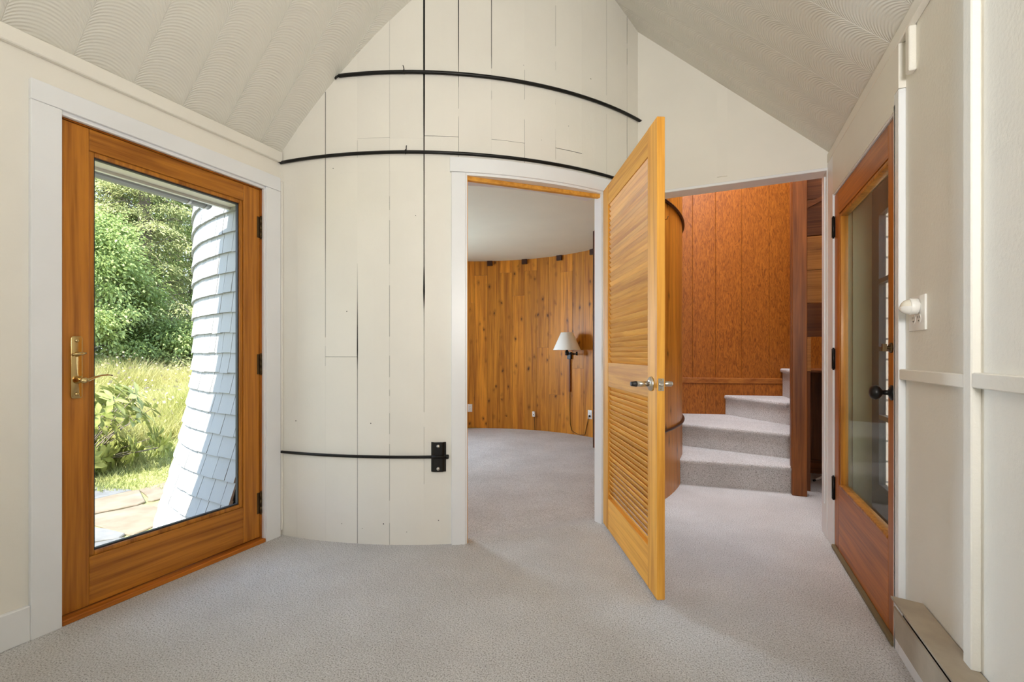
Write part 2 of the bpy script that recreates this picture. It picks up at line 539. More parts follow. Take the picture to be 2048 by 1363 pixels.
# back wall behind the camera; window added and sized for its light
m = MB().box(-2.57, -0.5, YB - 0.15, YB, 0, 2.6).box(0.5, 0.79, YB - 0.15, YB, 0, 2.6)
m.box(-0.5, 0.5, YB - 0.15, YB, 0, 0.65)
m.prism([(-2.57, 2.45), (0.79, 2.45), (0.79, 2.5), (XRIDGE, 3.9), (-2.57, 2.5)], YB - 0.15, YB, 'y')
struct(m.build('wall_back', WALL))
win = struct(empty('added_window_1', (0.0, YB - 0.07, 0.65)))
m = MB().box(-0.5, 0.5, YB - 0.1, YB - 0.04, 0.65, 0.71).box(-0.5, 0.5, YB - 0.1, YB - 0.04, 2.39, 2.45)
for x in (-0.5, -0.03, 0.44):
    m.box(x, x + 0.06, YB - 0.1, YB - 0.04, 0.65, 2.45)
m.build('window_frame', TRIM, win)
for x in (-0.44, 0.03):
    MB().box(x, x + 0.41, YB - 0.073, YB - 0.069, 0.71, 2.39).build('glass_pane', GLASS, win)

# gable wall over the hall opening
wn = struct(MB().prism([(-0.62, 2.205), (0.79, 2.205), (0.79, 2.29), (-0.62, zr(-0.62) + 0.02)], YN, YN + 0.12, 'y').build('wall_north', WALL))
MB().prism([(0.012, 2.25), (0.072, 2.25), (0.072, zr(0.072) - 0.004), (0.012, zr(0.012) - 0.004)], YN - 0.008, YN + 0.01, 'y').build('batten', WALL, wn)
sbox('trim_1', TRIM, -0.36, 0.64, YN - 0.006, YN + 0.126, 2.196, 2.214, bevel=0.003)

# ------------------------------------------------------------------ ceilings: combed panels
def slope_panels(name, origin_x, origin_z, udir, xdir, length, y_first, pitch, count):
    root = struct(empty(name, (origin_x, 0, origin_z)))
    u = Vector(udir).normalized(); x = Vector(xdir); nrm = x.cross(u)
    R = Matrix((x, u, nrm)).transposed()
    hw = pitch / 2
    mb = MB()
    mb.prism([(-hw, -0.01), (hw, -0.01), (hw, length), (-hw, length)], -0.014, 0.0)
    me = mb.mesh('ceiling_panel', COMB, bevel=0.0016)
    for k in range(count):
        o = bpy.data.objects.new('ceiling_panel', me)
        COL.objects.link(o)
        o.parent = root
        o.matrix_local = Matrix.Translation((0, y_first + k * pitch, random.uniform(-0.0006, 0.0006))) @ R.to_4x4()
    return root
Llen = (XRIDGE - XL) * math.sqrt(2)
Rlen = (XR - XRIDGE) * math.hypot(1, 0.935)
PITCH = 0.2098
slope_panels('ceiling', XL, 2.325, (1, 0, 1), (0, 1, 0), Llen, 0.978 + PITCH / 2 - 19 * PITCH, PITCH, 29)
slope_panels('ceiling_right', XR, 2.29, (-1, 0, 0.935), (0, -1, 0), Rlen, 1.996 + PITCH / 2 - 24 * PITCH, PITCH, 30)
rf = MB()
rf.prism([(XL - 0.02, 2.335), (XRIDGE, zl(XRIDGE) + 0.03), (XRIDGE, zl(XRIDGE) + 0.2), (XL - 0.15, 2.40)], YB - 0.3, 2.5, 'y')
rf.prism([(XR + 0.02, 2.30), (XRIDGE, zr(XRIDGE) + 0.03), (XRIDGE, zr(XRIDGE) + 0.2), (XR + 0.2, 2.34)], YB - 0.3, 3.37, 'y')
rf.prism([(XL - 0.13, 2.335), (XL - 0.13, 2.41), (-2.86, 2.13), (-2.86, 2.09)], YB - 0.3, 2.15, 'y')
rf.prism([(XR + 0.155, 2.27), (XR + 0.155, 2.38), (0.88, 2.25), (0.88, 2.20)], YB - 0.3, 3.3, 'y')
rf.box(-0.75, 1.95, 3.3, 6.5, 4.3, 4.4)
struct(rf.build('roof', SHADOWPAPER))

# crown trims, base boards
sbox('trim_2', WALL, XL, XL + 0.026, YB, 1.955, 2.262, 2.324, bevel=0.004)
sbox('trim_3', WALL, XR - 0.024, XR, YB, YN, 2.238, 2.292, bevel=0.004)
sbox('baseboard_left', TRIM, XL, XL + 0.02, YB, 0.843, 0, 0.135, bevel=0.003)
sbox('baseboard_right', TRIM, XR - 0.022, XR, YB, 2.098, 0, 0.15, bevel=0.003)
sbox('baseboard_back', TRIM, XL, XR, YB, YB + 0.02, 0, 0.135)

# casing of the left door
t = struct(empty('trim_4', (XL, 1.39, 0)))
MB().box(XL, XL + 0.021, 0.843, 0.935, 0, 2.083).build('side_casing', TRIM, t, 0.002)
MB().box(XL, XL + 0.020, 1.850, 1.945, 0, 2.083).build('side_casing', TRIM, t, 0.002)
MB().box(XL, XL + 0.021, 0.843, 1.945, 2.0845, 2.165).build('head_casing', TRIM, t, 0.002)
m = MB().box(-2.57, XL + 0.004, 0.925, 0.9365, 0, 2.088).box(-2.57, XL + 0.004, 1.8495, 1.862, 0, 2.088).box(-2.57, XL + 0.004, 0.925, 1.862, 2.0765, 2.088)
m.build('jamb', TRIM, t)
m = MB().box(XL - 0.012, XL + 0.009, 1.843, 1.852, 0.02, 2.07).box(XL - 0.012, XL + 0.009, 0.934, 1.852, 2.068, 2.078)
m.build('bead', TRIM, t, 0.003, 2)
m = MB().box(-2.56, -2.44, 1.838, 1.85, 0.02, 2.08).box(-2.56, -2.44, 0.936, 1.85, 2.066, 2.078).box(-2.56, -2.44, 0.936, 0.948, 0.02, 2.08)
m.build('weather_stop', REDFIR['z'], t)
MB().box(-2.60, XL + 0.016, 0.937, 1.849, 0.0, 0.022).build('threshold', REDFIR['y'], t, 0.003)

# small spline strip and chipped corner where the silo meets the left wall
sbox('trim_5', WALL, XL + 0.004, XL + 0.022, 1.948, 1.962, 0.035, 2.15, bevel=0.003)

# ------------------------------------------------------------------ left glass door
d1 = struct(empty('door_1', (-2.47, 1.835, 0)))
tag(d1, 'stained fir door with one tall glass pane and brass lever, opening to the garden', 'door')
DX0, DX1 = -2.487, -2.443
y0, y1 = 0.949, 1.837
MB().box(DX0, DX1, y0, 1.040, 0.028, 2.064).build('stile', FIR['z'], d1, 0.002)
MB().box(DX0, DX1, 1.738, y1, 0.028, 2.064).build('stile', FIR['z'], d1, 0.002)
MB().box(DX0, DX1, 1.0405, 1.7375, 1.972, 2.064).build('rail', FIR['y'], d1, 0.002)
MB().box(DX0, DX1, 1.0405, 1.7375, 0.028, 0.232).build('rail', FIR['y'], d1, 0.002)
g = MB().box(-2.480, -2.449, 1.0405, 1.060, 0.232, 1.972).box(-2.480, -2.449, 1.7185, 1.7375, 0.232, 1.972)
g.box(-2.480, -2.449, 1.060, 1.7185, 1.952, 1.972).box(-2.480, -2.449, 1.060, 1.7185, 0.232, 0.252)
g.build('glazing_bead', FIR['z'], d1, 0.004, 2)
g = MB().box(-2.476, -2.459, 1.060, 1.066, 0.252, 1.952).box(-2.476, -2.459, 1.7125, 1.7185, 0.252, 1.952)
g.box(-2.476, -2.459, 1.066, 1.7125, 1.945, 1.952).box(-2.476, -2.459, 1.066, 1.7125, 0.252, 0.259)
g.build('glazing_seal', SEAL, d1)
MB().box(-2.470, -2.464, 1.062, 1.716, 0.255, 1.949).build('glass_pane', GLASS, d1)
# handle set
hy = 0.9955
hs = MB()
pl = []
hw, z0, z1, r = 0.0195, 0.915, 1.176, 0.010
for cx_, cz_, a0 in ((hy + hw - r, z1 - r, 0), (hy - hw + r, z1 - r, 90), (hy - hw + r, z0 + r, 180), (hy + hw - r, z0 + r, 270)):
    for k in range(5):
        a = math.radians(a0 + 22.5 * k)
        pl.append((cx_ + r * math.cos(a), cz_ + r * math.sin(a)))
hs.prism(pl, DX1, DX1 + 0.008, 'x')
plate = hs.build('handle_plate', BRASS, d1, 0.003, 2)
for zz in (1.157, 0.934):
    MB().lathe([(0.0075, 0), (0.0075, 0.002), (0.005, 0.004), (0.0005, 0.005)], (DX1 + 0.008, hy, zz), (1, 0, 0), 14).build('screw', BRASS, plate)
MB().lathe([(0.011, 0), (0.011, 0.004), (0.006, 0.012), (0.006, 0.016)], (DX1 + 0.008, hy, 1.101), (1, 0, 0), 16).tube(
    [(DX1 + 0.026, hy - 0.024, 1.0985), (DX1 + 0.028, hy - 0.012, 1.1005), (DX1 + 0.029, hy, 1.102), (DX1 + 0.028, hy + 0.012, 1.1035), (DX1 + 0.026, hy + 0.024, 1.105)], [0.003, 0.0065, 0.0085, 0.0065, 0.003], 10).build('thumb_turn', BRASS, plate)
lv = MB().lathe([(0.0145, 0), (0.0145, 0.006), (0.011, 0.010), (0.0095, 0.045), (0.0115, 0.050), (0.0125, 0.056), (0.0105, 0.062), (0.004, 0.064)], (DX1 + 0.008, hy, 0.992), (1, 0, 0), 18)
LX = DX1 + 0.058
lv.tube([(LX, hy, 0.992), (LX, hy + 0.02, 0.995), (LX - 0.002, hy + 0.04, 1.003), (LX - 0.004, hy + 0.062, 1.0095), (LX - 0.006, hy + 0.084, 1.0115), (LX - 0.008, hy + 0.104, 1.008)], [0.0085, 0.007, 0.0055, 0.0045, 0.004, 0.003], 10)
lv.build('lever', BRASS, plate)
for za, zb in ((1.782, 1.905), (0.983, 1.100), (0.166, 0.289)):
    h = MB().box(DX1 - 0.001, DX1 + 0.002, 1.820, 1.842, za, zb)
    for i in range(3):
        q = (zb - za) / 3
        h.tube([(DX1 + 0.006, 1.841, za + q * i + 0.001), (DX1 + 0.006, 1.841, za + q * (i + 1) - 0.001)], 0.0062, 10)
    h.tube([(DX1 + 0.006, 1.841, za - 0.006), (DX1 + 0.006, 1.841, zb + 0.006)], 0.004, 8)
    h.build('hinge', DARKBRASS, d1)

# ------------------------------------------------------------------ round room (old silo): white staves, backing, lining boards
# joints: (angle, [(height, gap width)...]) read from the wall: some joints stand wide open, most are painted shut
J = [(-88.9, [(0, .001)]),
     (-83.7, [(0, .0022), (.42, .0018), (.6, .0007), (1.2, .0003), (1.6, .0007), (4, .0005)]),
     (-78.67, [(0, .0007), (.9, .0006), (1.1, .0008), (1.25, .0018), (1.6, .0022), (1.75, .0036), (4, .0036)]),
     (-73.54, [(0, .0026), (.6, .0024), (1.07, .0032), (1.09, .0075), (1.25, .0055), (1.45, .0022), (1.65, .0004), (2.2, .0006), (2.32, .0012), (2.5, .0004), (4, .0004)]),
     (-68.71, [(0, .0010), (.9, .0011), (1.9, .0012), (2.05, .0005), (2.4, .0004), (4, .0004)]),
     (-63.69, [(0, .0006), (.55, .0009), (1.1, .0016), (1.35, .0030), (1.46, .0110), (1.55, .0080), (1.62, .0050), (2.1, .0052), (2.3, .0062), (2.42, .0075), (2.6, .0100), (4, .0120)]),
     (-58.71, [(0, .001), (2.2, .0014), (2.36, .0026), (2.5, .0010), (2.75, .0030), (2.9, .0050), (4, .0085)]),
     (-53.85, [(0, .001), (2.5, .0005), (2.72, .0010), (2.85, .0032), (4, .0050)]),
     (-48.76, [(0, .0006), (2.37, .0012), (2.75, .0011), (2.85, .0005), (4, .0006)]),
     (-43.61, [(0, .0006), (2.3, .0012), (2.45, .0006), (2.9, .0010), (3.1, .0018), (4, .0005)]),
     (-38.75, [(0, .0004), (4, .0004)]),
     (-33.65, [(0, .0008), (2.7, .0010), (3.0, .0016), (4, .0018)]),
     (-28.66, [(0, .0010), (2.5, .0012), (4, .0018)]),
     (-23.84, [(0, .0010), (4, .0010)])]
BUTT = {2: [(1.085, .0022)], 3: [(2.352, .0008)], 4: [(2.347, .0006)], 5: [(2.362, .0026)], 7: [(2.364, .0012)], 9: [(2.368, .0034)]}
AL, AR, ZO = -57.76, -34.54, 2.157       # doorway into the round room
wr = struct(empty('wall_round', (CX, CY, 0)))
def dashed(p):
    """paint bridges the narrow joints: closed where thin, broken into dashes where middling"""
    zs_, gs_ = [q[0] for q in p], [q[1] for q in p]
    if max(gs_) < 0.0002: return p
    res = []; z = 0.0
    while z < 4.0:
        g = float(np.interp(z, zs_, gs_))
        if g <= 0.0007: g2 = 0.0
        elif g <= 0.0016: g2 = g * 1.2 if random.random() < 0.55 else 0.0
        else: g2 = g
        st_ = random.uniform(0.03, 0.13)
        res.append((z, g2)); res.append((z + st_ - 0.004, g2 if g <= 0.0016 else float(np.interp(z + st_ - 0.004, zs_, gs_))))
        z += st_
    return res + [(4.01, 0.0)]
J = [(a_, dashed(p_)) for a_, p_ in J]
def gap(j, z):
    p = j[1]
    return float(np.interp(z, [q[0] for q in p], [q[1] for q in p]))
def stave(zs, fl, fr, r0, r1, nseg=2):
    mb = MB(); v = []; f = []; mb.side = []
    W = nseg + 1
    for z in zs:
        a0, a1 = fl(z), fr(z)
        for r in (r0, r1):
            for i in range(W):
                v.append(pol(a0 + (a1 - a0) * i / nseg, r, z))
    R = 2 * W
    for k in range(len(zs) - 1):
        o = k * R; p = o + R
        for i in range(nseg):
            f.append((o + W + i, o + W + i + 1, p + W + i + 1, p + W + i))
            f.append((o + i + 1, o + i, p + i, p + i + 1))
        mb.side += [len(f), len(f) + 1]
        f.append((o, o + W, p + W, p)); f.append((o + nseg + W, o + nseg, p + nseg, p + nseg + W))
    for i in range(nseg):
        mb.side += [len(f), len(f) + 1]
        f.append((i, i + 1, W + i + 1, W + i))
        o = (len(zs) - 1) * R
        f.append((o + i + 1, o + i, o + W + i, o + W + i + 1))
    return mb.add(v, f)
def dg(gapm): return math.degrees(gapm / RO)
for k in range(len(J) - 1):
    jl, jr = J[k], J[k + 1]
    lv_z = sorted({q[0] for q in jl[1]} | {q[0] for q in jr[1]} | {0.0, 4.0})
    rr = RO + random.uniform(-0.0012, 0.0012)
    for (za, zb) in ((0.0, ZO), (ZO, 4.0)):
        L_, R_ = jl[0], jr[0]
        fl = lambda z: jl[0] + dg(gap(jl, z) / 2)
        fr = lambda z: jr[0] - dg(gap(jr, z) / 2)
        if zb == ZO:
            if L_ >= AL and R_ <= AR: continue
            if L_ < AL < R_: fr = lambda z: AL
            if L_ < AR < R_: fl = lambda z: AR
        segs = [za]
        for zz, g in BUTT.get(k, []):
            if za < zz < zb: segs += [(zz - g / 2), (zz + g / 2)]
        segs.append(zb)
        for i in range(0, len(segs), 2):
            a, b_ = segs[i], segs[i + 1]
            if abs(b_ - ZO) < 1e-6 and zb == ZO and not (L_ < AL < R_ or L_ < AR < R_):
                pass
            zs = [a] + [z for z in lv_z if a + .01 < z < b_ - .01] + [b_]
            sv = stave(zs, fl, fr, 2.247, rr + (random.uniform(-.0012, .0012) if i else 0))
            so = sv.build('stave', STAVE, wr)
            so.data.materials.append(RAWSIDE)
            for q in sv.side: so.data.polygons[q].material_index = 1
# nail holes and dents in the painted planks
for px_a, z_ in ((-48.9, 2.83), (-41.3, 2.52), (-77.4, 2.19), (-83.9, .70), (-66.2, .075), (-71.5, .70), (-46.0, 2.40), (-76.0, .11), (-72.8, .09), (-61.6, .14), (-69.6, .12), (-37.0, 2.86), (-64.9, 1.9), (-75.2, 1.35)):
    MB().lathe([(random.uniform(.0018, .0034), 0), (0.0012, 0.0010)], pol(px_a, RO + 0.0006, z_), (math.cos(math.radians(px_a)), math.sin(math.radians(px_a)), 0), 8).build('nail_hole', GAPDARK, wr)
# dark core behind the staves, open at the doorway and at the added west window
WA0, WA1, WZ0, WZ1 = 166.0, 194.0, 0.85, 2.05
core = MB()
arc_shell(core, AR, WA0, 2.224, 2.2465, -0.1, 4.0)
arc_shell(core, WA1, 360 + AL, 2.224, 2.2465, -0.1, 4.0)
arc_shell(core, AL, AR, 2.224, 2.2465, ZO, 4.0)
arc_shell(core, WA0, WA1, 2.224, 2.2465, -0.1, WZ0)
arc_shell(core, WA0, WA1, 2.224, 2.2465, WZ1, 4.0)
core.build('core', GAPDARK, wr)
# bare staves on the hall side
a = -23.84
while a < 58:
    g = dg(0.0012)
    stave([0, 4.0], lambda z: a + g, lambda z: a + 4.1 - g, 2.247, RO + random.uniform(-.002, .002)).build('stave', HALLPINE, wr)
    a += 4.1
# lining boards
wi = struct(empty('wall_round_lining', (CX, CY, -0.05)))
j0 = 113.74 - 5.17 * 28
nb = 0
def lining(a0, a1, z0, z1, butts=()):
    g = dg(0.0011)
    zz = [z0]
    for b_ in butts: zz += [b_ - 0.001, b_ + 0.001]
    zz.append(z1)
    for i in range(0, len(zz), 2):
        stave([zz[i], zz[i + 1]], lambda z: a0 + g, lambda z: a1 - g, RI - 0.012 + random.uniform(-.0015, .0015), RI).build('board', KNOTTY, wi)
edges = [AR + 0.2] + [j0 + 5.17 * k for k in range(0, 90) if AR + 1.5 < j0 + 5.17 * k < 360 + AL - 1.5] + [360 + AL - 0.2]
bt = {113: 1.9, 108: 2.33, 98: 2.36, 93: 2.0, 87: 2.37, 82: 1.2, 72: 2.3, 66: 0.9}
for e0, e1 in zip(edges[:-1], edges[1:]):
    bb = [z for kk, z in bt.items() if abs(e0 - kk) < 1.5] or ([random.uniform(0.5, 2.3)] if random.random() < 0.4 else [])
    if e1 <= WA0 or e0 >= WA1:
        lining(e0, e1, -0.05, 2.55, bb)
    else:
        c0, c1 = max(e0, WA0), min(e1, WA1)
        if e0 < WA0: lining(e0, WA0, -0.05, 2.55)
        if e1 > WA1: lining(WA1, e1, -0.05, 2.55)
        lining(c0, c1, -0.05, WZ0); lining(c0, c1, WZ1, 2.55)
for e in (-10, 5, 20, 34, 48, 62.77, 77.89, 92.9, 107.42, 122, 137, 152, 207, 222, 237, 252):
    mb = MB()
    arc_shell(mb, e - 1.05, e + 1.05, RI - 0.045, RI - 0.011, 2.475, 2.549, 1.0)
    mb.build('iron_bracket', IRONB, wi)
w2 = struct(empty('added_window_2', (*pol(180, 2.23), WZ0)))  # unseen window, added to let bluish light into the round room
m = MB()
arc_shell(m, WA0, WA0 + 1.6, 2.19, 2.36, WZ0, WZ1); arc_shell(m, WA1 - 1.6, WA1, 2.19, 2.36, WZ0, WZ1)
arc_shell(m, WA0, WA1, 2.19, 2.36, WZ0, WZ0 + 0.05); arc_shell(m, WA0, WA1, 2.19, 2.36, WZ1 - 0.05, WZ1)
arc_shell(m, 179.4, 180.6, 2.21, 2.26, WZ0, WZ1)
m.build('window_frame', TRIM, w2)
m = MB(); arc_shell(m, WA0 + 1, WA1 - 1, 2.23, 2.235, WZ0 + 0.04, WZ1 - 0.04)
m.build('glass_pane', GLASS, w2)
mb = MB(); n = 64
mb.add([pol(360 * k / n, 2.226, 2.55) for k in range(n)] + [pol(360 * k / n, 2.226, 2.60) for k in range(n)],
       [tuple(range(n))[::-1], tuple(range(n, 2 * n))] + [(k, (k + 1) % n, n + (k + 1) % n, n + k) for k in range(n)])
struct(mb.build('ceiling_round_room', CEILROUND))

# doorway casing, jambs, stop
t = struct(empty('trim_6', (*pol(-46, RO), 0)))
def shell_part(name, mat, *a, step=2.0, bevel=0):
    m = MB(); arc_shell(m, *a, step=step); return m.build(name, mat, t, bevel)
shell_part('side_casing', TRIM, -59.72, AL + 0.05, RO - 0.004, RO + 0.018, 0, 2.152, bevel=0.002)
shell_part('side_casing', TRIM, AR - 0.05, AR + 2.0, RO - 0.004, RO + 0.018, 0, 2.152, bevel=0.002)
shell_part('head_casing', TRIM, -59.95, AR + 2.15, RO - 0.004, RO + 0.020, 2.154, 2.238, bevel=0.002)
shell_part('jamb', TRIM, AL, AL + 0.30, 2.19, RO + 0.008, -0.02, ZO)
shell_part('jamb', TRIM, AR - 0.40, AR, 2.218, RO + 0.006, -0.02, ZO)
shell_part('head_jamb', TRIM, AL, AR, 2.12, RO + 0.008, 2.140, ZO + 0.001)
p0 = Vector(pol(AL + 0.3, 2.262, 2.11)); p1 = Vector(pol(AR - 0.05, 2.262, 2.11))
dv = (p1 - p0).normalized(); nv = Vector((-dv.y, dv.x, 0))
M = Matrix((dv, nv, Vector((0, 0, 1)))).transposed().to_4x4(); M.translation = p0
MB().box(0, (p1 - p0).length, -0.012, 0.016, 0.006, 0.030, M).build('stop_bar', LOUV['x'], t, 0.002)
shell_part('stop_strip', LOUV['z'], AL + 0.28, AL + 0.38, 2.22, RO + 0.004, 0.0, ZO)

# ------------------------------------------------------------------ louvred door, standing open
hx, hyy = -0.654, 2.9016
ang = math.atan2(2.0853 - 2.9016, -0.2327 + 0.654)
d2 = struct(empty('door_2', (hx, hyy, 0.02), ang))
tag(d2, 'honey pine louvred door standing open into the room, hinged on the round room doorway', 'door')
DW, DH, DT = 0.919, 2.125, 0.036
# local: x from hinge to free edge, y = thickness away from the camera face (camera face at y=0), z up
cam_side = Matrix.Rotation(ang, 3, 'Z').inverted() @ Vector((0 - hx, 0 - hyy, 0))
SGN = -1 if cam_side.y > 0 else 1      # body extends away from the camera face
def dbox(x0, x1, d0, d1_, z0, z1):
    return MB().box(x0, x1, SGN * d0, SGN * d1_, z0, z1)
ST0, ST1 = 0.110, 0.802
dbox(0, ST0, 0, DT, 0, DH).build('stile', LOUV['z'], d2, 0.002, local=True)
dbox(ST1, DW, 0, DT, 0, DH).build('stile', LOUV['z'], d2, 0.002, local=True)
dbox(ST0, ST1, 0.002, DT - 0.002, 2.0, DH).build('rail', LOUV['x'], d2, 0.001, local=True)
dbox(ST0, ST1, 0.002, DT - 0.002, 0.882, 1.028).build('rail', LOUV['x'], d2, 0.001, local=True)
dbox(ST0, ST1, 0.002, DT - 0.002, 0.0, 0.190).build('rail', LOUV['x'], d2, 0.001, local=True)
for za, zb, npc in ((0.190, 0.882, 24), (1.028, 2.0, 34)):
    p = (zb - za) / npc
    tilt = math.radians(25)
    ms = MB()
    ms.box(ST0 - 0.004, ST1 + 0.004, -0.0025, 0.0025, -0.0215, 0.0215)
    sm = ms.mesh('slat', LOUV['x'], bevel=0.0012)
    for i in range(npc):
        o = bpy.data.objects.new('slat', sm); COL.objects.link(o); o.parent = d2
        o.location = (0, SGN * DT / 2, za + p * (i + 0.5))
        # top edge of every slat leans towards the camera face
        o.rotation_euler = (SGN * tilt + random.uniform(-.02, .02), 0, 0)
# lever set
zc = 0.946
ux = 0.852
lk = MB().lathe([(0.033, 0), (0.033, 0.004), (0.030, 0.010), (0.018, 0.015), (0.013, 0.017)], (ux, 0, zc), (0, -SGN, 0), 26)
lk.tube([(ux, -SGN * 0.012, zc), (ux, -SGN * 0.022, zc)], 0.010, 14)
rose = lk.build('rose', NICKEL, d2, local=True)
MB().tube([(ux, -SGN * 0.016, zc), (ux, -SGN * 0.070, zc)], 0.0125, 18).build('handle', NICKEL, rose, local=True)
MB().tube([(ux, -SGN * 0.0685, zc), (ux, -SGN * 0.072, zc), (ux, -SGN * 0.096, zc)], [0.0128, 0.0132, 0.0100], 18).build('handle_tip', RUBBER, rose, local=True)
lk = MB().lathe([(0.033, 0), (0.033, 0.004), (0.030, 0.010), (0.018, 0.015), (0.013, 0.017)], (ux, SGN * DT, zc), (0, SGN, 0), 26)
r2 = lk.build('rose', NICKEL, d2, local=True)
MB().tube([(ux, SGN * (DT + 0.012), zc), (ux, SGN * (DT + 0.056), zc), (ux, SGN * (DT + 0.061), zc)], [0.0125, 0.0125, 0.009], 18).build('handle', NICKEL, r2, local=True)
lp = MB().prism([(SGN * (DT / 2 - 0.0125), zc - 0.027), (SGN * (DT / 2 + 0.0125), zc - 0.027), (SGN * (DT / 2 + 0.0125), zc + 0.027), (SGN * (DT / 2 - 0.0125), zc + 0.027)], DW - 0.001, DW + 0.0015, 'x').build('latch_plate', BOLT, d2, local=True)
MB().lathe([(0.0085, 0), (0.0085, 0.007), (0.005, 0.011)], (DW + 0.001, SGN * DT / 2, zc), (1, 0, 0), 14).build('latch_bolt', NICKEL, lp, local=True)
for dz in (-0.020, 0.020):
    MB().lathe([(0.0042, 0), (0.0035, 0.0015)], (DW + 0.0015, SGN * DT / 2, zc + dz), (1, 0, 0), 10).build('screw', BRASS, lp, local=True)
for zz in (0.2, 1.02, 1.85):
    MB().tube([(-0.004, SGN * (DT - 0.002), zz), (-0.004, SGN * (DT - 0.002), zz + 0.09)], 0.005, 10).build('hinge', BRASS, d2, local=True)

# ------------------------------------------------------------------ iron hoops round the silo
def hoop(name, a0, a1, z, r, mat, label, clips=(), n=48, ends=True):
    root = empty(name, pol((a0 + a1) / 2, RO, z))
    tag(root, label, 'rod', 'iron hoop rods around the old silo')
    MB().tube([pol(a0 + (a1 - a0) * i / n, RO + 0.011, z) for i in range(n + 1)], r, 10).build('rod', mat, root)
    for (a, lean) in clips:
        c = Vector(pol(a, RO + 0.011, z))
        tn = Vector((-math.sin(math.radians(a)), math.cos(math.radians(a)), 0))
        on = Vector((math.cos(math.radians(a)), math.sin(math.radians(a)), 0))
        pts = []
        for q in range(9):
            th = -0.5 * PI + 1.35 * PI * q / 8
            pts.append(c + on * (0.0125 * math.cos(th)) + Vector((0, 0, 0.0125 * math.sin(th))) + tn * lean * 0.1 * q / 8)
        pts.append(c + Vector((0, 0, 0.030)) + tn * lean)
        pts.append(c + Vector((0, 0, 0.036)) + tn * lean * 1.6 + on * 0.004)
        MB().tube(pts, 0.0024, 6).build('clip', mat, root)
    return root
h = hoop('hoop_rod', -76.3, -23.2, 2.722, 0.0105, IRON, 'highest black iron hoop rod curving across the white planks near the ceiling', [(-66.5, -0.004), (-25.3, 0.02)])
MB().tube([pol(-76.3, RO + 0.011, 2.722), pol(-76.7, RO + 0.012, 2.716), pol(-76.9, RO + 0.013, 2.705)], 0.006, 8).build('hook_end', IRON, h)
h = hoop('hoop_rod', -86.6, -24.2, 2.262, 0.0095, IRON, 'black iron hoop rod passing just above the round room doorway', [(-66.3, 0.004)])
MB().lathe([(0.012, 0), (0.012, 0.012), (0.009, 0.014)], pol(-86.75, RO + 0.011, 2.262), (0, 0, 1), 6).build('nut', IRON, h)
h = hoop('hoop_rod', -88.6, -60.1, 0.509, 0.0085, IRON, 'lowest black iron hoop rod ending in a bolted lug plate beside the doorway')
lg = MB()
A0, A1 = -62.6, -60.6
prof = [(A0 - 0.05, RO + 0.003), (A0 + 0.05, RO + 0.012), (A0 + 0.45, RO + 0.021), (A1 - 0.4, RO + 0.021), (A1 - 0.15, RO + 0.013), (A1 + 0.1, RO + 0.012)]
v = []
for z in (0.424, 0.594):
    for a, r in prof: v.append(pol(a, r, z))
    for a, r in prof[::-1]: v.append(pol(a, r - 0.006 if r > RO + 0.01 else RO, z))
N_ = 2 * len(prof)
f = [tuple(range(N_))[::-1], tuple(range(N_, 2 * N_))] + [(k, (k + 1) % N_, N_ + (k + 1) % N_, N_ + k) for k in range(N_)]
lg.add(v, f)
lug = lg.build('lug_plate', IRON, h, 0.0015)
MB().tube([pol(A0 + 0.1, RO + 0.022, 0.512), pol(A1 - 0.1, RO + 0.022, 0.512)], 0.0085, 10).build('collar', IRON, lug)
MB().lathe([(0.0135, 0), (0.0135, 0.016), (0.011, 0.019)], pol(A1 + 0.02, RO + 0.012, 0.509), (math.sin(math.radians(61)), math.cos(math.radians(61)), 0), 6).build('nut', IRON, lug)
for zz in (0.572, 0.443):
    MB().lathe([(0.010, 0), (0.010, 0.004), (0.006, 0.007), (0.001, 0.008)], pol(-61.6, RO + 0.021, zz), (math.cos(math.radians(-61.6)), math.sin(math.radians(-61.6)), 0), 12).build('bolt', BOLT, lug)
hoop('hoop_rod', -19.5, 40, 2.262, 0.011, IRONB, 'dark brown hoop rod high on the bare pine staves beside the stairs')
hoop('hoop_rod', -19.5, 40, 0.520, 0.011, IRONB, 'dark brown hoop rod low on the bare pine staves beside the stairs')
ck = empty('coat_hook', pol(-17.2, RO, 2.11)); tag(ck, 'small dark hook screwed to the pine staves under the upper hoop in the hall', 'hook')
hp = Vector(pol(-17.2, RO - 0.002, 2.11)); on = Vector((math.cos(math.radians(-17.2)), math.sin(math.radians(-17.2)), 0))
MB().lathe([(0.012, 0), (0.010, 0.004)], hp, on, 12).build('base', DARKBRASS, ck)
MB().tube([hp, hp + on * 0.03 + Vector((0, 0, -0.012)), hp + on * 0.05 + Vector((0, 0, -0.008)), hp + on * 0.058 + Vector((0, 0, 0.012))], 0.003, 8).build('prong', DARKBRASS, ck)

# ------------------------------------------------------------------ right wall: door, casing, battens
t = struct(empty('trim_7', (XR, 2.63, 0)))
XC = 0.613
MB().box(XC, XR, 2.096, 2.142, 0, 2.07).build('side_casing', TRIM, t, 0.002)
MB().box(XC, XR + 0.003, 3.118, YN + 0.004, 0, 2.235).build('side_casing', TRIM, t, 0.002)
MB().box(XC, XR, 2.1425, 3.1175, 2.012, 2.0718).box(XC, XR + 0.002, 2.0965, 3.1175, 2.072, 2.236).build('head_casing', WALL, t)
MB().box(XC, 0.79, 2.132, 2.146, 0, 2.03).box(XC + 0.006, 0.79, 3.114, 3.126, 0, 2.03).box(XC + 0.004, 0.79, 2.132, 3.126, 2.004, 2.022).build('jamb', TRIM, t)
MB().box(0.606, 0.70, 2.146, 3.114, 0.0, 0.020).build('threshold', simple('olive_threshold', (0.17, 0.13, 0.06), 0.5), t, 0.004)
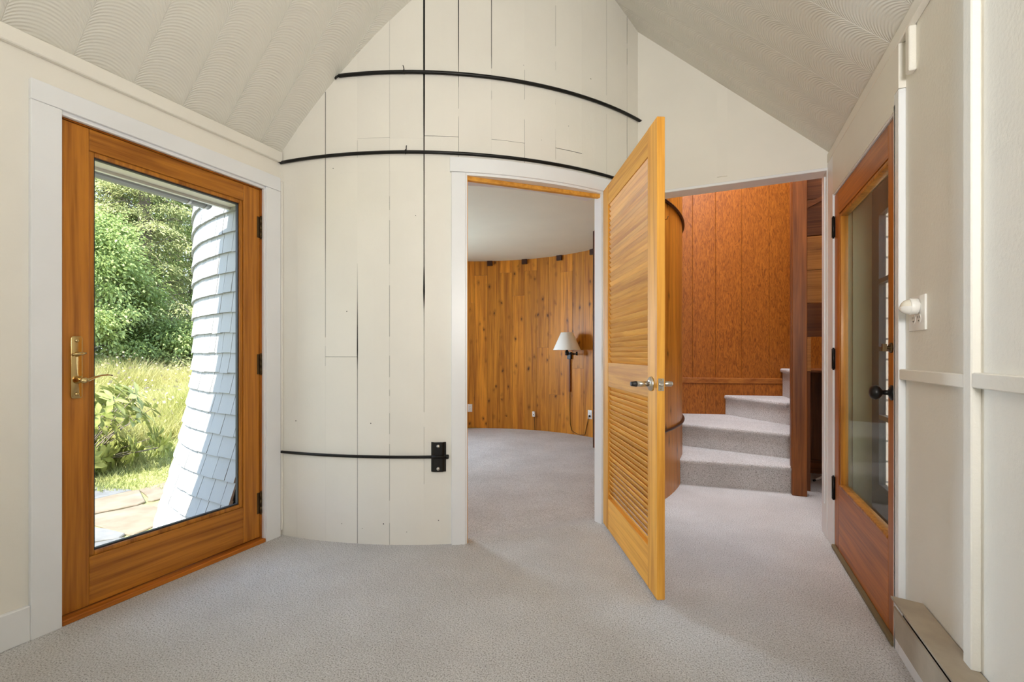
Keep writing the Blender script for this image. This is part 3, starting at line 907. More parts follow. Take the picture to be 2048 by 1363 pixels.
sbox('trim_8', TRIM, XC - 0.004, 0.66, YN - 0.004, 3.38, 0, 2.20, bevel=0.002)
sbox('trim_9', TRIM, XC - 0.012, XC - 0.003, YN + 0.028, YN + 0.05, 0.20, 2.17, bevel=0.002)
sbox('trim_10', WALLTEX, XC, XR, 1.998, 2.032, 2.082, 2.238, bevel=0.003)
b = struct(empty('trim_11', (XR, 1.6, 0)))
MB().box(XC, XR, 1.580, 1.623, 0.27, 2.24).build('batten', WALLTEX, b, 0.003)
MB().box(XC, XR, 0.36, 0.403, 0.27, 2.24).build('batten', WALLTEX, b, 0.003)
MB().box(XC + 0.002, XR, 1.6235, 2.0955, 1.008, 1.046).build('chair_rail', WALLTEX, b, 0.003)
MB().box(XC + 0.001, XR, 0.4035, 1.5795, 1.012, 1.052).build('chair_rail', WALLTEX, b, 0.003)
MB().box(XC + 0.001, XR, YB, 0.3595, 1.012, 1.052).build('chair_rail', WALLTEX, b, 0.003)

d3 = struct(empty('door_3', (0.64, 3.113, 0)))
tag(d3, 'reddish fir door with a dusty glass pane and black knob in the right wall', 'door')
E0, E1 = 0.622, 0.662
MB().box(E0, E1, 2.148, 2.238, 0.022, 2.0).build('stile', REDFIR['z'], d3, 0.002)
MB().box(E0, E1, 3.02, 3.112, 0.022, 2.0).build('stile', REDFIR['z'], d3, 0.002)
MB().box(E0, E1, 2.2385, 3.0195, 1.872, 2.0).build('rail', REDFIR['y'], d3, 0.001)
MB().box(E0, E1, 2.2385, 3.0195, 0.022, 0.372).build('rail', REDFIR['y'], d3, 0.001)
g = MB().box(E0 + 0.004, E1, 3.000, 3.0195, 0.372, 1.872).box(E0 + 0.004, E1, 2.2385, 2.250, 0.372, 1.872)
g.box(E0 + 0.004, E1, 2.25, 3.0, 1.852, 1.872).box(E0 - 0.003, E1, 2.25, 3.0, 0.372, 0.388)
g.build('glazing_bead', FIR['z'], d3, 0.004, 2)
MB().box(0.643, 0.647, 2.245, 3.005, 0.38, 1.86).build('glass_pane', DUSTY, d3)
kb = MB().lathe([(0.030, 0), (0.030, 0.003), (0.020, 0.008), (0.010, 0.012), (0.009, 0.030), (0.016, 0.034), (0.026, 0.042), (0.029, 0.052), (0.026, 0.062), (0.016, 0.069), (0.004, 0.071)], (E0, 2.195, 0.952), (-1, 0, 0), 22)
kb.build('knob', IRON, d3)
MB().lathe([(0.020, 0), (0.020, 0.004), (0.015, 0.009), (0.006, 0.011), (0.006, 0.018)], (E0, 2.198, 1.125), (-1, 0, 0), 18).box(E0 - 0.030, E0 - 0.016, 2.192, 2.204, 1.112, 1.140).build('thumb_turn', DARKBRASS, d3)
for za, zb in ((1.765, 1.879), (1.017, 1.131), (0.278, 0.404)):
    hh = MB().box(E0 - 0.002, E0 + 0.002, 3.095, 3.112, za, zb)
    hh.tube([(E0 - 0.006, 3.114, za), (E0 - 0.006, 3.114, zb)], 0.0085, 10).tube([(E0 - 0.006, 3.114, za - 0.006), (E0 - 0.006, 3.114, zb + 0.006)], 0.005, 8)
    hh.build('hinge', IRON, d3)
# outer storm door with small panes
t = struct(empty('trim_12', (0.74, 2.63, 0)))
MB().box(0.70, 0.83, 3.080, 3.113, 0, 2.02).box(0.70, 0.83, 2.147, 2.18, 0, 2.02).box(0.70, 0.83, 2.147, 3.113, 1.985, 2.02).build('storm_jamb', JAMBG, t)
MB().box(0.665, 0.70, 3.098, 3.113, 0, 2.02).build('stop', JAMBG, t)
MB().box(0.70, 0.95, 2.147, 3.113, -0.02, 0.02).build('sill', STORM, t)
d4 = struct(empty('door_4', (0.80, 3.08, 0)))
tag(d4, 'dark storm door with divided panes outside the reddish door', 'door')
S0, S1 = 0.785, 0.815
MB().box(S0, S1, 2.965, 3.08, 0.02, 1.985).build('stile', STORM, d4)
MB().box(S0, S1, 2.18, 2.26, 0.02, 1.985).build('stile', STORM, d4)
MB().box(S0, S1, 2.26, 2.965, 1.83, 1.985).build('rail', STORM, d4)
MB().box(S0, S1, 2.26, 2.965, 0.02, 0.42).build('rail', STORM, d4)
for zz in (0.76, 1.115, 1.47):
    MB().box(S0, S1, 2.26, 2.965, zz, zz + 0.024).build('muntin', simple('worn_muntin', (0.18, 0.15, 0.11), 0.5) if zz < 1 else STORM, d4)
MB().box(S0, S1, 2.60, 2.62, 0.42, 1.83).build('muntin', STORM, d4)
for ya, yb in ((2.26, 2.60), (2.62, 2.965)):
    for za, zb in ((0.42, 0.76), (0.784, 1.115), (1.139, 1.47), (1.494, 1.83)):
        MB().box(0.798, 0.801, ya, yb, za, zb).build('glass_pane', GLASS, d4)
# clapboards on the stair wing outside
wc = struct(empty('wall_stair_wing', (1.4, 3.24, -0.2)))
MB().box(0.795, 1.95, 3.25, 3.37, -0.2, 4.3).build('sheathing', SHADOWPAPER, wc)
for k in range(38):
    z = -0.2 + k * 0.116
    MB().prism([(3.25, z + 0.125), (3.236, z + 0.125), (3.228, z), (3.25, z)], 0.83, 1.96, 'x').build('clapboard', CLAPB, wc)

# ------------------------------------------------------------------ right wall fittings
ho = empty('baseboard_heater', (0.59, 0.7, 0.14))
tag(ho, 'low beige metal baseboard heater along the foot of the right wall', 'heater')
YH0, YH1 = -0.6, 1.94
MB().prism([(0.546, 0.279), (0.546, 0.272), (0.632, 0.262), (0.632, 0.271)], YH0, YH1, 'y').build('top_cover', HEAT, ho)
MB().box(0.575, 0.61, YH0, YH1 - 0.012, 0.15, 0.262).build('slot', SLOT, ho)
MB().prism([(0.552, 0.246), (0.556, 0.250), (0.562, 0.146), (0.556, 0.142)], YH0, YH1 - 0.006, 'y').build('front_panel', HEAT, ho)
MB().box(0.610, 0.632, YH0, YH1 - 0.004, 0.142, 0.262).build('back_plate', HEAT, ho)
MB().box(0.552, 0.632, YH0 - 0.002, YH0 + 0.002, 0.142, 0.272).build('end_cap', HEAT, ho)
MB().box(0.558, 0.612, YH1 - 0.02, YH1 - 0.016, 0.146, 0.17).build('end_clip', HEAT, ho)

def outlet(name, loc, nrm, w_, h_, label, gangs=1, mat=PLASTIC, rows=2):
    """wall plate: local x across, y out of the wall, z up"""
    nv_ = Vector(nrm).normalized()
    rz = math.atan2(nv_.y, nv_.x) - PI / 2
    root = empty(name, loc, rz); tag(root, label, 'outlet', 'white wall outlets')
    pl_ = MB().box(-w_ / 2, w_ / 2, -0.001, 0.006, -h_ / 2, h_ / 2).build('plate', mat, root, 0.002, 2, local=True)
    for gx in range(gangs):
        x = (gx - (gangs - 1) / 2) * 0.046
        for rz_ in ((-0.0195, 0.0195) if rows == 2 else (0,)):
            fc = MB().lathe([(0.0165, 0), (0.0165, 0.0012)], (x, 0.006, rz_), (0, 1, 0), 16).build('socket', mat, root, local=True)
            m_ = MB().box(x - 0.008, x - 0.0055, 0.0071, 0.0078, rz_ + 0.001, rz_ + 0.009).box(x + 0.0055, x + 0.008, 0.0071, 0.0078, rz_ + 0.001, rz_ + 0.009)
            m_.lathe([(0.0028, 0), (0.0028, 0.0007)], (x, 0.0071, rz_ - 0.007), (0, 1, 0), 10)
            m_.build('slot', SLOT, fc, local=True)
        MB().lathe([(0.003, 0), (0.0022, 0.0012)], (x, 0.006, 0), (0, 1, 0), 10).build('screw', BOLT, root, local=True)
    return root
outlet('wall_outlet', (XR, 1.985, 1.240), (-1, 0, 0), 0.135, 0.118, 'white double wall outlet plate on the right wall above the chair rail', 2)
nl = empty('night_light', (XR - 0.009, 1.965, 1.262)); tag(nl, 'white plug-in night light in the upper sockets of the right wall outlet', 'night light')
MB().lathe([(0.020, 0.0), (0.027, 0.003), (0.028, 0.022), (0.026, 0.025)], (XR - 0.008, 1.965, 1.262), (-1, 0, 0), 24).build('body', PLASTIC, nl)
m = MB()
v = []; f = []
NU, NV = 9, 7
for i in range(NU):
    for j in range(NV):
        th = 0.5 * PI * i / (NU - 1); ph = PI + PI * j / (NV - 1)
        rad = 0.0265 * math.cos(th)
        v.append((XR - 0.033 - 0.026 * math.sin(th), 1.965 + rad * math.cos(ph), 1.262 + rad * math.sin(ph)))
for i in range(NU - 1):
    for j in range(NV - 1):
        f.append((i * NV + j, i * NV + j + 1, (i + 1) * NV + j + 1, (i + 1) * NV + j))
m.add(v, f, True)
m.build('cup', PLASTIC, nl)
m = MB(); v = []; f = []
for i in range(NU):
    for j in range(NV):
        th = 0.5 * PI * i / (NU - 1); ph = PI * j / (NV - 1)
        rad = 0.024 * math.cos(th)
        v.append((XR - 0.033 - 0.023 * math.sin(th), 1.965 + rad * math.cos(ph), 1.262 + rad * math.sin(ph)))
for i in range(NU - 1):
    for j in range(NV - 1):
        f.append((i * NV + j, i * NV + j + 1, (i + 1) * NV + j + 1, (i + 1) * NV + j))
m.add(v, f, True); m.build('lens', CLEAR, nl)

# ------------------------------------------------------------------ hall: stairs, newel, panelled wall, boarded closet
st = empty('staircase', (0.2, 4.6, 0)); tag(st, 'winder staircase in beige carpet turning round a brown newel post', 'stairs')
def step(front, back, z1, rnd=0.016):
    (lx, ly), (rx, ry) = front
    dv_ = Vector((rx - lx, ry - ly)).normalized(); nn = Vector((dv_.y, -dv_.x)) * 0.026
    m_ = MB().prism([front[0], front[1]] + back, 0.0, z1 - 0.03)
    o_ = m_.build('step', CARPET, st)
    tr_ = MB().prism([(lx + nn.x, ly + nn.y), (rx + nn.x, ry + nn.y), front[1]] + back + [front[0]], z1 - 0.042, z1)
    tr_.build('tread', CARPET, o_, rnd, 3)
def wy(x): return 5.51 + (x + 0.334) * 0.25
step([(-0.30, 4.113), (0.560, 4.20)], [(0.60, 4.52), (-0.32, 4.76)], 0.215)
step([(-0.31, 4.725), (0.590, 4.485)], [(0.665, 5.02), (0.12, wy(0.12) - 0.005), (-0.40, wy(-0.4) - 0.005)], 0.430)
step([(0.107, wy(0.107) - 0.01), (0.640, 4.99)], [(0.80, 4.99), (0.80, wy(0.8) - 0.01)], 0.645)
step([(0.675, wy(0.675) - 0.01), (0.735, 5.02)], [(1.15, 5.02), (1.15, wy(1.15) - 0.01)], 0.945)
MB().box(0.549, 0.650, 4.130, 4.235, 0, 4.0).build('newel_post', NEWEL, st, 0.004)
MB().box(0.545, 0.549, 4.16, 4.22, 0.205, 4.0).build('newel_trim', NEWEL, st)

wp = struct(empty('wall_stair', (0.2, 5.6, 0)))
dirv = Vector((1, 0.25, 0)).normalized(); nvv = Vector((-dirv.y, dirv.x, 0))
Mw = Matrix((dirv, nvv, Vector((0, 0, 1)))).transposed().to_4x4(); Mw.translation = (0, wy(0), 0)
xs = [-1.3, -0.55, -0.232, 0.005, 0.27, 0.545, 0.85, 1.15, 1.9]
for xa, xb in zip(xs[:-1], xs[1:]):
    s0, s1 = xa * math.hypot(1, .25), xb * math.hypot(1, .25)
    MB().box(s0 + 0.0008, s1 - 0.0008, 0, 0.02, 0.80, 4.3, Mw).build('panel', VENEER, wp, 0.0025)
for xa, xb in ((-1.3, -0.1), (-0.1, 0.40), (0.40, 1.9)):
    MB().box(xa * 1.031 + 0.001, xb * 1.031 - 0.001, 0.0, 0.02, 0, 0.775, Mw).build('panel', VENEER, wp, 0.001)
MB().box(-1.3, 1.9, -0.010, 0.02, 0.775, 0.835, Mw).build('rail', wood('veneer_rail', (0.36, 0.125, 0.022), (0.19, 0.052, 0.008), 'x', 1.0), wp, 0.004)
MB().box(-1.35, 1.95, 0.021, 0.12, 0, 4.3, Mw).build('backing', SHADOWPAPER, wp)
sbox('wall_hall_east', DARKWOOD['z'], 1.80, 1.95, 3.37, 6.3, 0, 4.3)
sbox('wall_hall_south', WALL, 0.66, 1.9, 3.371, 3.42, 0, 4.3)
sbox('wall_hall_upper', WALL, -0.65, 0.9, YN + 0.1, YN + 0.125, 2.215, 4.3)
bc = struct(empty('wall_closet', (1.2, 4.29, 0)))
for za, zb, mt in ((1.240, 1.507, DARKWOOD['x']), (1.511, 1.769, SHELFPINE), (1.773, 2.040, SHELFPINE), (2.045, 2.33, DARKWOOD['x']), (2.335, 2.62, DARKWOOD['x']), (2.625, 3.1, DARKWOOD['x']), (3.105, 4.3, DARKWOOD['x'])):
    MB().box(0.662, 1.80, 4.285 + random.uniform(-.004, .004), 4.31, za, zb).build('board', mt, bc, 0.002)
MB().box(0.664, 0.700, 4.285, 4.32, 0.965, 1.238).build('cleat', SHELFPINE, bc, 0.002)
MB().box(0.655, 0.70, 4.312, 4.36, 0, 4.3).build('stud', DARKWOOD['z'], bc)
Ms = Matrix.Translation((0.70, 4.270, 2.30)) @ Matrix.Rotation(-0.45, 4, 'Y')
MB().box(-0.05, 0.9, 0, 0.014, -0.02, 0.012, Ms).build('slanted_trim', DARKWOOD['x'], bc)
MB().box(0.80, 1.8, 5.0, 5.02, 0, 0.96).build('closet_back', DARKWOOD['z'], bc)
MB().box(0.80, 1.8, 4.985, 5.0, 0, 0.12).build('closet_base', DARKWOOD['x'], bc)
MB().box(0.655, 1.8, 4.31, 5.02, 0.955, 0.97).build('closet_top', DARKWOOD['x'], bc)
MB().box(0.655, 0.67, 4.31, 5.02, 0.0, 0.97).build('closet_side', DARKWOOD['z'], bc)
pk = empty('broom_handle', (0.80, 4.70, 0)); tag(pk, 'thin pale stick leaning in the dark closet behind the newel post', 'stick')
MB().tube([(0.78, 4.66, 0.008), (1.20, 4.97, 0.16)], 0.008, 8).build('shaft', PLASTIC, pk)
MB().lathe([(0.009, 0), (0.009, 0.02)], (0.778, 4.6585, 0.007), (0.42, 0.31, 0.15), 10).build('end_cap', RUBBER, pk)

# ------------------------------------------------------------------ round room fittings
def facing(a): return (-math.cos(math.radians(a)), -math.sin(math.radians(a)), 0)
lroot = empty('wall_lamp', pol(73.3, RI - 0.013, 0.8)); tag(lroot, 'swing-arm wall lamp with cream shade and dark cord cover on the knotty pine', 'lamp')
SC = Vector((-1.89, 6.12, 0))
mb = MB(); arc_shell(mb, 72.95, 73.65, RI - 0.035, RI - 0.0125, 0.56, 1.06, 0.5); mb.build('cord_cover', DARKWOOD['z'], lroot, 0.002)
mb = MB(); arc_shell(mb, 72.5, 74.1, RI - 0.05, RI - 0.0125, 1.03, 1.13, 0.5); mb.build('back_plate', IRON, lroot, 0.003)
bp_ = Vector(pol(73.3, RI - 0.045, 1.105))
elb = Vector((-1.76, 6.16, 1.105))
MB().tube([bp_, elb], 0.009, 8).tube([elb, (SC.x, SC.y, 1.105)], 0.009, 8).tube([(elb.x, elb.y, 1.085), (elb.x, elb.y, 1.135)], 0.012, 10).build('arm', IRON, lroot)
MB().lathe([(0.022, 0), (0.026, 0.02), (0.026, 0.055), (0.018, 0.06), (0.018, 0.09)], (SC.x, SC.y, 1.085), (0, 0, 1), 16).build('socket', IRON, lroot)
MB().lathe([(0.194, 1.158), (0.083, 1.404), (0.081, 1.404), (0.192, 1.158), (0.194, 1.158)], (SC.x, SC.y, 0), (0, 0, 1), 32, caps=False).build('shade', SHADE, lroot)
MB().lathe([(0.012, 0), (0.028, 0.05), (0.028, 0.075), (0.012, 0.1), (0.002, 0.105)], (SC.x, SC.y, 1.175), (0, 0, 1), 14).build('bulb', PLASTIC, lroot)
cpts = [pol(73.3, RI - 0.022, 0.565), pol(73.35, RI - 0.019, 0.3), pol(73.2, RI - 0.02, 0.1), pol(72.4, RI - 0.02, 0.0), pol(70.5, RI - 0.02, -0.03), pol(68.5, RI - 0.02, -0.043), pol(66.5, RI - 0.02, -0.03), pol(66, RI - 0.02, 0.05), pol(65.3, RI - 0.02, 0.15), pol(64.4, RI - 0.03, 0.23), pol(64.2, RI - 0.026, 0.238)]
MB().tube(cpts, 0.004, 6).build('cord', DARKBRASS, lroot)
outlet('wall_outlet', pol(64.2, RI - 0.012, 0.262), facing(64.2), 0.075, 0.122, 'white outlet with a dark plug under the lamp on the knotty pine', 1)
pg = empty('plug', pol(64.2, RI - 0.02, 0.243)); tag(pg, 'small dark plug in the lower socket of the outlet beside the lamp', 'plug')
q = Vector(facing(64.2))
MB().lathe([(0.013, 0), (0.014, 0.012), (0.009, 0.022), (0.005, 0.028)], Vector(pol(64.2, RI - 0.02, 0.243)), q, 12).build('body', RUBBER, pg)
outlet('wall_outlet', pol(115.6, RI - 0.012, 0.262), facing(115.6), 0.075, 0.122, 'white wall outlet low on the pine at the left edge of the doorway view', 1)
pj = empty('phone_jack', pol(89.0, RI - 0.0125, 0.195)); tag(pj, 'tiny white phone jack box with a thin wire near the round room floor', 'phone jack')
mb = MB(); arc_shell(mb, 88.45, 89.55, RI - 0.038, RI - 0.0122, 0.158, 0.236, 0.6); mb.build('box', PLASTIC, pj, 0.003, 2)
mb = MB(); arc_shell(mb, 88.85, 89.15, RI - 0.039, RI - 0.038, 0.18, 0.195, 0.3); mb.build('port', SLOT, pj)
MB().tube([pol(88.9, RI - 0.02, 0.16), pol(88.8, RI - 0.015, 0.05), pol(88.6, RI - 0.015, -0.045)], 0.003, 6).build('wire', RUBBER, pj)

# ------------------------------------------------------------------ outside of the silo: shingles
def flare(z): return 2.318 + 0.235 * max(0.0, (1.10 - z) / 1.25) ** 1.5
ws = struct(empty('wall_silo_outside', (CX, CY, -0.2)))
mb = MB(); zz = [-0.25, -0.1, 0.05, 0.2, 0.35, 0.5, 0.7, 0.9, 1.1, 2.6]
angs = [a_ for a_ in np.linspace(-91.5, -190, 40)]
def skin(a_list, zlist):
    v = [pol(a_, flare(z) - 0.012, z) for z in zlist for a_ in a_list]
    n_ = len(a_list)
    f = [(k * n_ + i, k * n_ + i + 1, (k + 1) * n_ + i + 1, (k + 1) * n_ + i) for k in range(len(zlist) - 1) for i in range(n_ - 1)]
    mb.add([tuple(p) for p in v], f)
skin([a_ for a_ in angs if a_ > -166.5], zz)
mb.build('sheathing', SHADOWPAPER, ws)
far = MB()
def shingle_geo(a0, a1, zb, zt, dr):
    rb, rt = flare(zb), flare(zt)
    v = [pol(a0, rb + 0.001, zb), pol(a1, rb + 0.001, zb), pol(a1, rb + 0.018 + dr, zb), pol(a0, rb + 0.018 + dr, zb),
         pol(a0, rt - 0.006, zt), pol(a1, rt - 0.006, zt), pol(a1, rt, zt), pol(a0, rt, zt)]
    return v, [(0, 3, 2, 1), (4, 5, 6, 7), (0, 1, 5, 4), (1, 2, 6, 5), (2, 3, 7, 6), (3, 0, 4, 7)]
for k in range(-6, 16):
    zb = 1.753 - 0.1285 * k
    zt = zb + 0.150
    a_ = -91.3 - random.uniform(0, 2.5)
    first = True
    prev = -91.3
    while prev > -165:
        wdt = math.degrees(random.uniform(0.085, 0.155) / 2.33)
        nxt = prev - (wdt if not first else wdt * random.uniform(0.4, 1)); first = False
        j_ = math.degrees(0.0045 / 2.33)
        V_, F_ = shingle_geo(prev - j_ / 2, nxt + j_ / 2, zb + random.uniform(-.003, .003), zt, random.uniform(-.001, .002))
        if prev > -127 and k >= -3:
            MB().add(V_, F_).build('shingle', SHINGLE, ws)
        else:
            far.add(V_, F_)
        prev = nxt
o = far.build('shingle_field', SHINGLE, ws); o['kind'] = 'stuff'

# eave and gutter
sbox('trim_13', WALL, -2.823, -2.572, YB, 2.05, 2.035, 2.055)
sbox('trim_14', TRIM, -2.845, -2.823, YB, 2.04, 2.02, 2.115)
gt = empty('rain_gutter', (-2.875, 0.5, 2.0)); tag(gt, 'white half-round rain gutter under the eave seen through the glass door', 'gutter')
GX, GZ, GR = -2.905, 2.062, 0.055
prof = [(GX + GR * math.cos(PI + PI * i / 10), GZ + GR * math.sin(PI + PI * i / 10)) for i in range(11)]
prof += [(GX + (GR - 0.003) * math.cos(2 * PI - PI * i / 10), GZ + (GR - 0.003) * math.sin(2 * PI - PI * i / 10)) for i in range(11)]
MB().prism(prof, YB, 1.83, 'y').build('trough', WHITEMET, gt)
for yy in (0.2, 1.20, 1.70, 1.80):
    pr_ = [(GX + (GR + 0.004) * math.cos(PI + PI * i / 10), GZ + (GR + 0.004) * math.sin(PI + PI * i / 10)) for i in range(11)]
    pr_ += [(GX + GR * math.cos(2 * PI - PI * i / 10), GZ + GR * math.sin(2 * PI - PI * i / 10)) for i in range(11)]
    MB().prism(pr_, yy, yy + 0.014, 'y').build('gutter_strap', BOLT, gt)
MB().prism(prof[:11], 1.829, 1.832, 'y').build('end_cap', WHITEMET, gt)

# ------------------------------------------------------------------ garden
def gz(x, y):
    d = np.hypot(x - 0.0, (y - 0.0) * 0.9)
    t_ = np.clip((d - 5.4) / 5.5, 0, 1)
    return -0.155 + 0.88 * t_ * t_ * (3 - 2 * t_) + 0.02 * np.sin(x * 1.7) * np.sin(y * 2.1) * t_
gx = np.linspace(-34, -2.5, 80); gy = np.linspace(-8, 30, 90)
X, Y = np.meshgrid(gx, gy)
V = np.c_[X.ravel(), Y.ravel(), gz(X, Y).ravel()]
F = [(j * 80 + i, j * 80 + i + 1, (j + 1) * 80 + i + 1, (j + 1) * 80 + i) for j in range(89) for i in range(79)]
go = bpy.data.objects.new('ground', fast_mesh('ground', V, F, GROUND)); COL.objects.link(go); struct(go)
sbox('ground_east', GROUND, 0.80, 6, -8, 3.25, -0.3, -0.2)

def outside_silo(x, y): return np.hypot(x - CX, y - CY) > 2.62
def blades(name, n, xr, yr, h0, h1, wid, mat, label, keep):
    x = RNG.uniform(*xr, n); y = RNG.uniform(*yr, n)
    k = keep(x, y); x = x[k]; y = y[k]; n = len(x)
    z = gz(x, y)
    hgt = RNG.uniform(h0, h1, n) * (0.6 + 0.4 * np.sin(x * 3.1 + 1) * np.sin(y * 2.7) + 0.2)
    a_ = RNG.uniform(0, 2 * PI, n)
    lean = RNG.normal(0, 0.55, (n, 2)) * hgt[:, None]
    dx, dy = np.cos(a_) * wid, np.sin(a_) * wid
    P = np.zeros((n, 3, 3))
    P[:, 0] = np.c_[x - dx, y - dy, z - 0.01]; P[:, 1] = np.c_[x + dx, y + dy, z - 0.01]
    P[:, 2] = np.c_[x + lean[:, 0], y + lean[:, 1], z + hgt]
    o_ = bpy.data.objects.new(name, fast_mesh(name, P.reshape(-1, 3), np.arange(3 * n).reshape(-1, 3), mat))
    COL.objects.link(o_)
    tag(o_, label, 'grass', None, 'stuff')
    return x, y, z, hgt
def in_view(x, y, lo, hi):
    a_ = np.degrees(np.arctan2(-x, y)); return (a_ > lo) & (a_ < hi)
def onpath(x, y): return (x > -5.5) & (y > -0.6) & (y < 2.32 + 0.45 * (x + 4.9) + 0.08 * np.sin(x * 5))
blades('lawn_grass', 130000, (-8.6, -3.0), (-0.5, 6.0), 0.03, 0.085, 0.006, LAWN, 'short sunlit lawn between the flagstones and the meadow',
       lambda x, y: in_view(x, y, 48, 82) & outside_silo(x, y) & ~onpath(x, y))
mx, my, mz, mh = blades('meadow_grass', 300000, (-15, -6.2), (0, 11), 0.12, 0.46, 0.006, BLADE, 'tall yellow-green meadow grass rising towards the trees',
       lambda x, y: in_view(x, y, 50, 80) & (np.hypot(x, y * .9) > 6.6) & outside_silo(x, y))
k = RNG.choice(len(mx), 9000, replace=False)
c = np.c_[mx[k], my[k], mz[k] + mh[k] * RNG.uniform(.8, 1.15, len(k))]
q = RNG.normal(0, 1, (len(k), 3)); q /= np.linalg.norm(q, axis=1)[:, None]
r_ = np.cross(q, RNG.normal(0, 1, (len(k), 3))); r_ /= np.linalg.norm(r_, axis=1)[:, None]
s_ = RNG.uniform(.010, .028, len(k))[:, None]
P = np.stack([c - q * s_, c - r_ * s_, c + q * s_, c + r_ * s_], 1)
fo = bpy.data.objects.new('meadow_flowers', fast_mesh('meadow_flowers', P.reshape(-1, 3), np.arange(4 * len(k)).reshape(-1, 4), FLOWERS))
COL.objects.link(fo); tag(fo, 'scattered small yellow and pinkish flowers in the meadow', 'flowers', None, 'stuff')

# flagstone path: every stone a part
pa = struct(empty('path', (-3.8, 1.0, -0.15)))
nx_, ny_ = 5, 7
gx_ = np.linspace(-5.5, -2.62, nx_ + 1); gy_ = np.linspace(-0.6, 2.75, ny_ + 1)
G = {}
for i in range(nx_ + 1):
    for j in range(ny_ + 1):
        G[i, j] = Vector((gx_[i] + random.uniform(-.13, .13) * (i < nx_) , gy_[j] + random.uniform(-.10, .10) + 0.12 * math.sin(i * 2.1), 0))
for i in range(nx_):
    for j in range(ny_):
        cs = [G[i, j], G[i + 1, j], G[i + 1, j + 1], G[i, j + 1]]
        ce = sum(cs, Vector()) / 4
        if math.hypot(ce.x - CX, ce.y - CY) < 2.35 or ce.y > 2.45 + 0.45 * (ce.x + 4.9): continue
        pts = []
        for a_, b_ in zip(cs, cs[1:] + cs[:1]):
            for s in (0.08, 0.36, 0.64, 0.92):
                p = a_.lerp(b_, s) + Vector((random.uniform(-.02, .02), random.uniform(-.02, .02), 0))
                p = ce + (p - ce) * (1 - 0.018 / max((p - ce).length, .05))
                pts.append((p.x, p.y))
        z_ = -0.138 + random.uniform(-.006, .006)
        MB().prism(pts, -0.19, z_).build('stone', STONES[random.random() < 0.42], pa, 0.006)

# rhododendron bush
rb = empty('rhododendron_bush', (-5.95, 2.35, -0.15)); tag(rb, 'rhododendron bush with long leathery leaves beside the flagstones outside the glass door', 'bush')
lm = MB()
prof = [(0.0, 0.004), (0.25, 0.5), (0.55, 1.0), (0.8, 0.72), (1.0, 0.03)]
v = []; f = []
for s, wd in prof:
    droop = -0.22 * s * s
    for side in (-1, 0, 1):
        v.append((s * 0.155, side * wd * 0.031, droop * 0.155 + abs(side) * 0.006 * wd))
for i in range(len(prof) - 1):
    for k2 in range(2):
        f.append((i * 3 + k2, i * 3 + 3 + k2, i * 3 + 4 + k2, i * 3 + 1 + k2))
lm.add(v, f, True)
leaf_me = lm.mesh('leaf', RHODO)
base = Vector((-5.95, 2.35, -0.15))
wood_mb = MB(); nl_ = 0; rest = MB()
tips = []
for i in range(74):
    th = random.uniform(0, 2 * PI); u_ = random.uniform(0.05, 1.0); rr_ = 0.80 * math.sqrt(random.uniform(.2, 1)) * (0.65 + 0.5 * math.sin(PI * u_))
    tip = base + Vector((rr_ * math.cos(th), rr_ * math.sin(th), 0.10 + 0.90 * u_ * (1.05 - 0.35 * (rr_ / 0.80) ** 2)))
    mid_ = base.lerp(tip, 0.5) + Vector((0, 0, 0.06))
    wood_mb.tube([base + Vector((random.uniform(-.05, .05), random.uniform(-.05, .05), 0)), mid_, tip], [0.009, 0.006, 0.003], 5)
    tips.append(tip)
    if i % 2: tips.append(mid_.lerp(tip, 0.35))
wood_mb.build('branches', BARK, rb)
for i, tip in enumerate(tips):
    out_d = (tip - base - Vector((0, 0, 0.3))).normalized()
    nn = random.randint(8, 11)
    for k2 in range(nn):
        az = 2 * PI * k2 / nn + random.uniform(-.25, .25)
        el = random.uniform(-0.15, 0.55)
        Mx = out_d.to_track_quat('Z', 'Y').to_matrix().to_4x4()
        R_ = Mx @ Matrix.Rotation(az, 4, 'Z') @ Matrix.Rotation(-el, 4, 'Y') @ Matrix.Scale(random.uniform(.75, 1.25), 4)
        R_.translation = tip - base - out_d * random.uniform(0, .03)
        if nl_ < 295 and out_d.dot(Vector((0.92, -0.38, 0.2))) > -0.55:
            o_ = bpy.data.objects.new('leaf', leaf_me); COL.objects.link(o_); o_.parent = rb; o_.matrix_local = R_
            nl_ += 1
        else:
            rest.add([R_ @ Vector(p) + base for p in v], f, True)
o_ = rest.build('foliage', RHODO, rb); o_['kind'] = 'stuff'

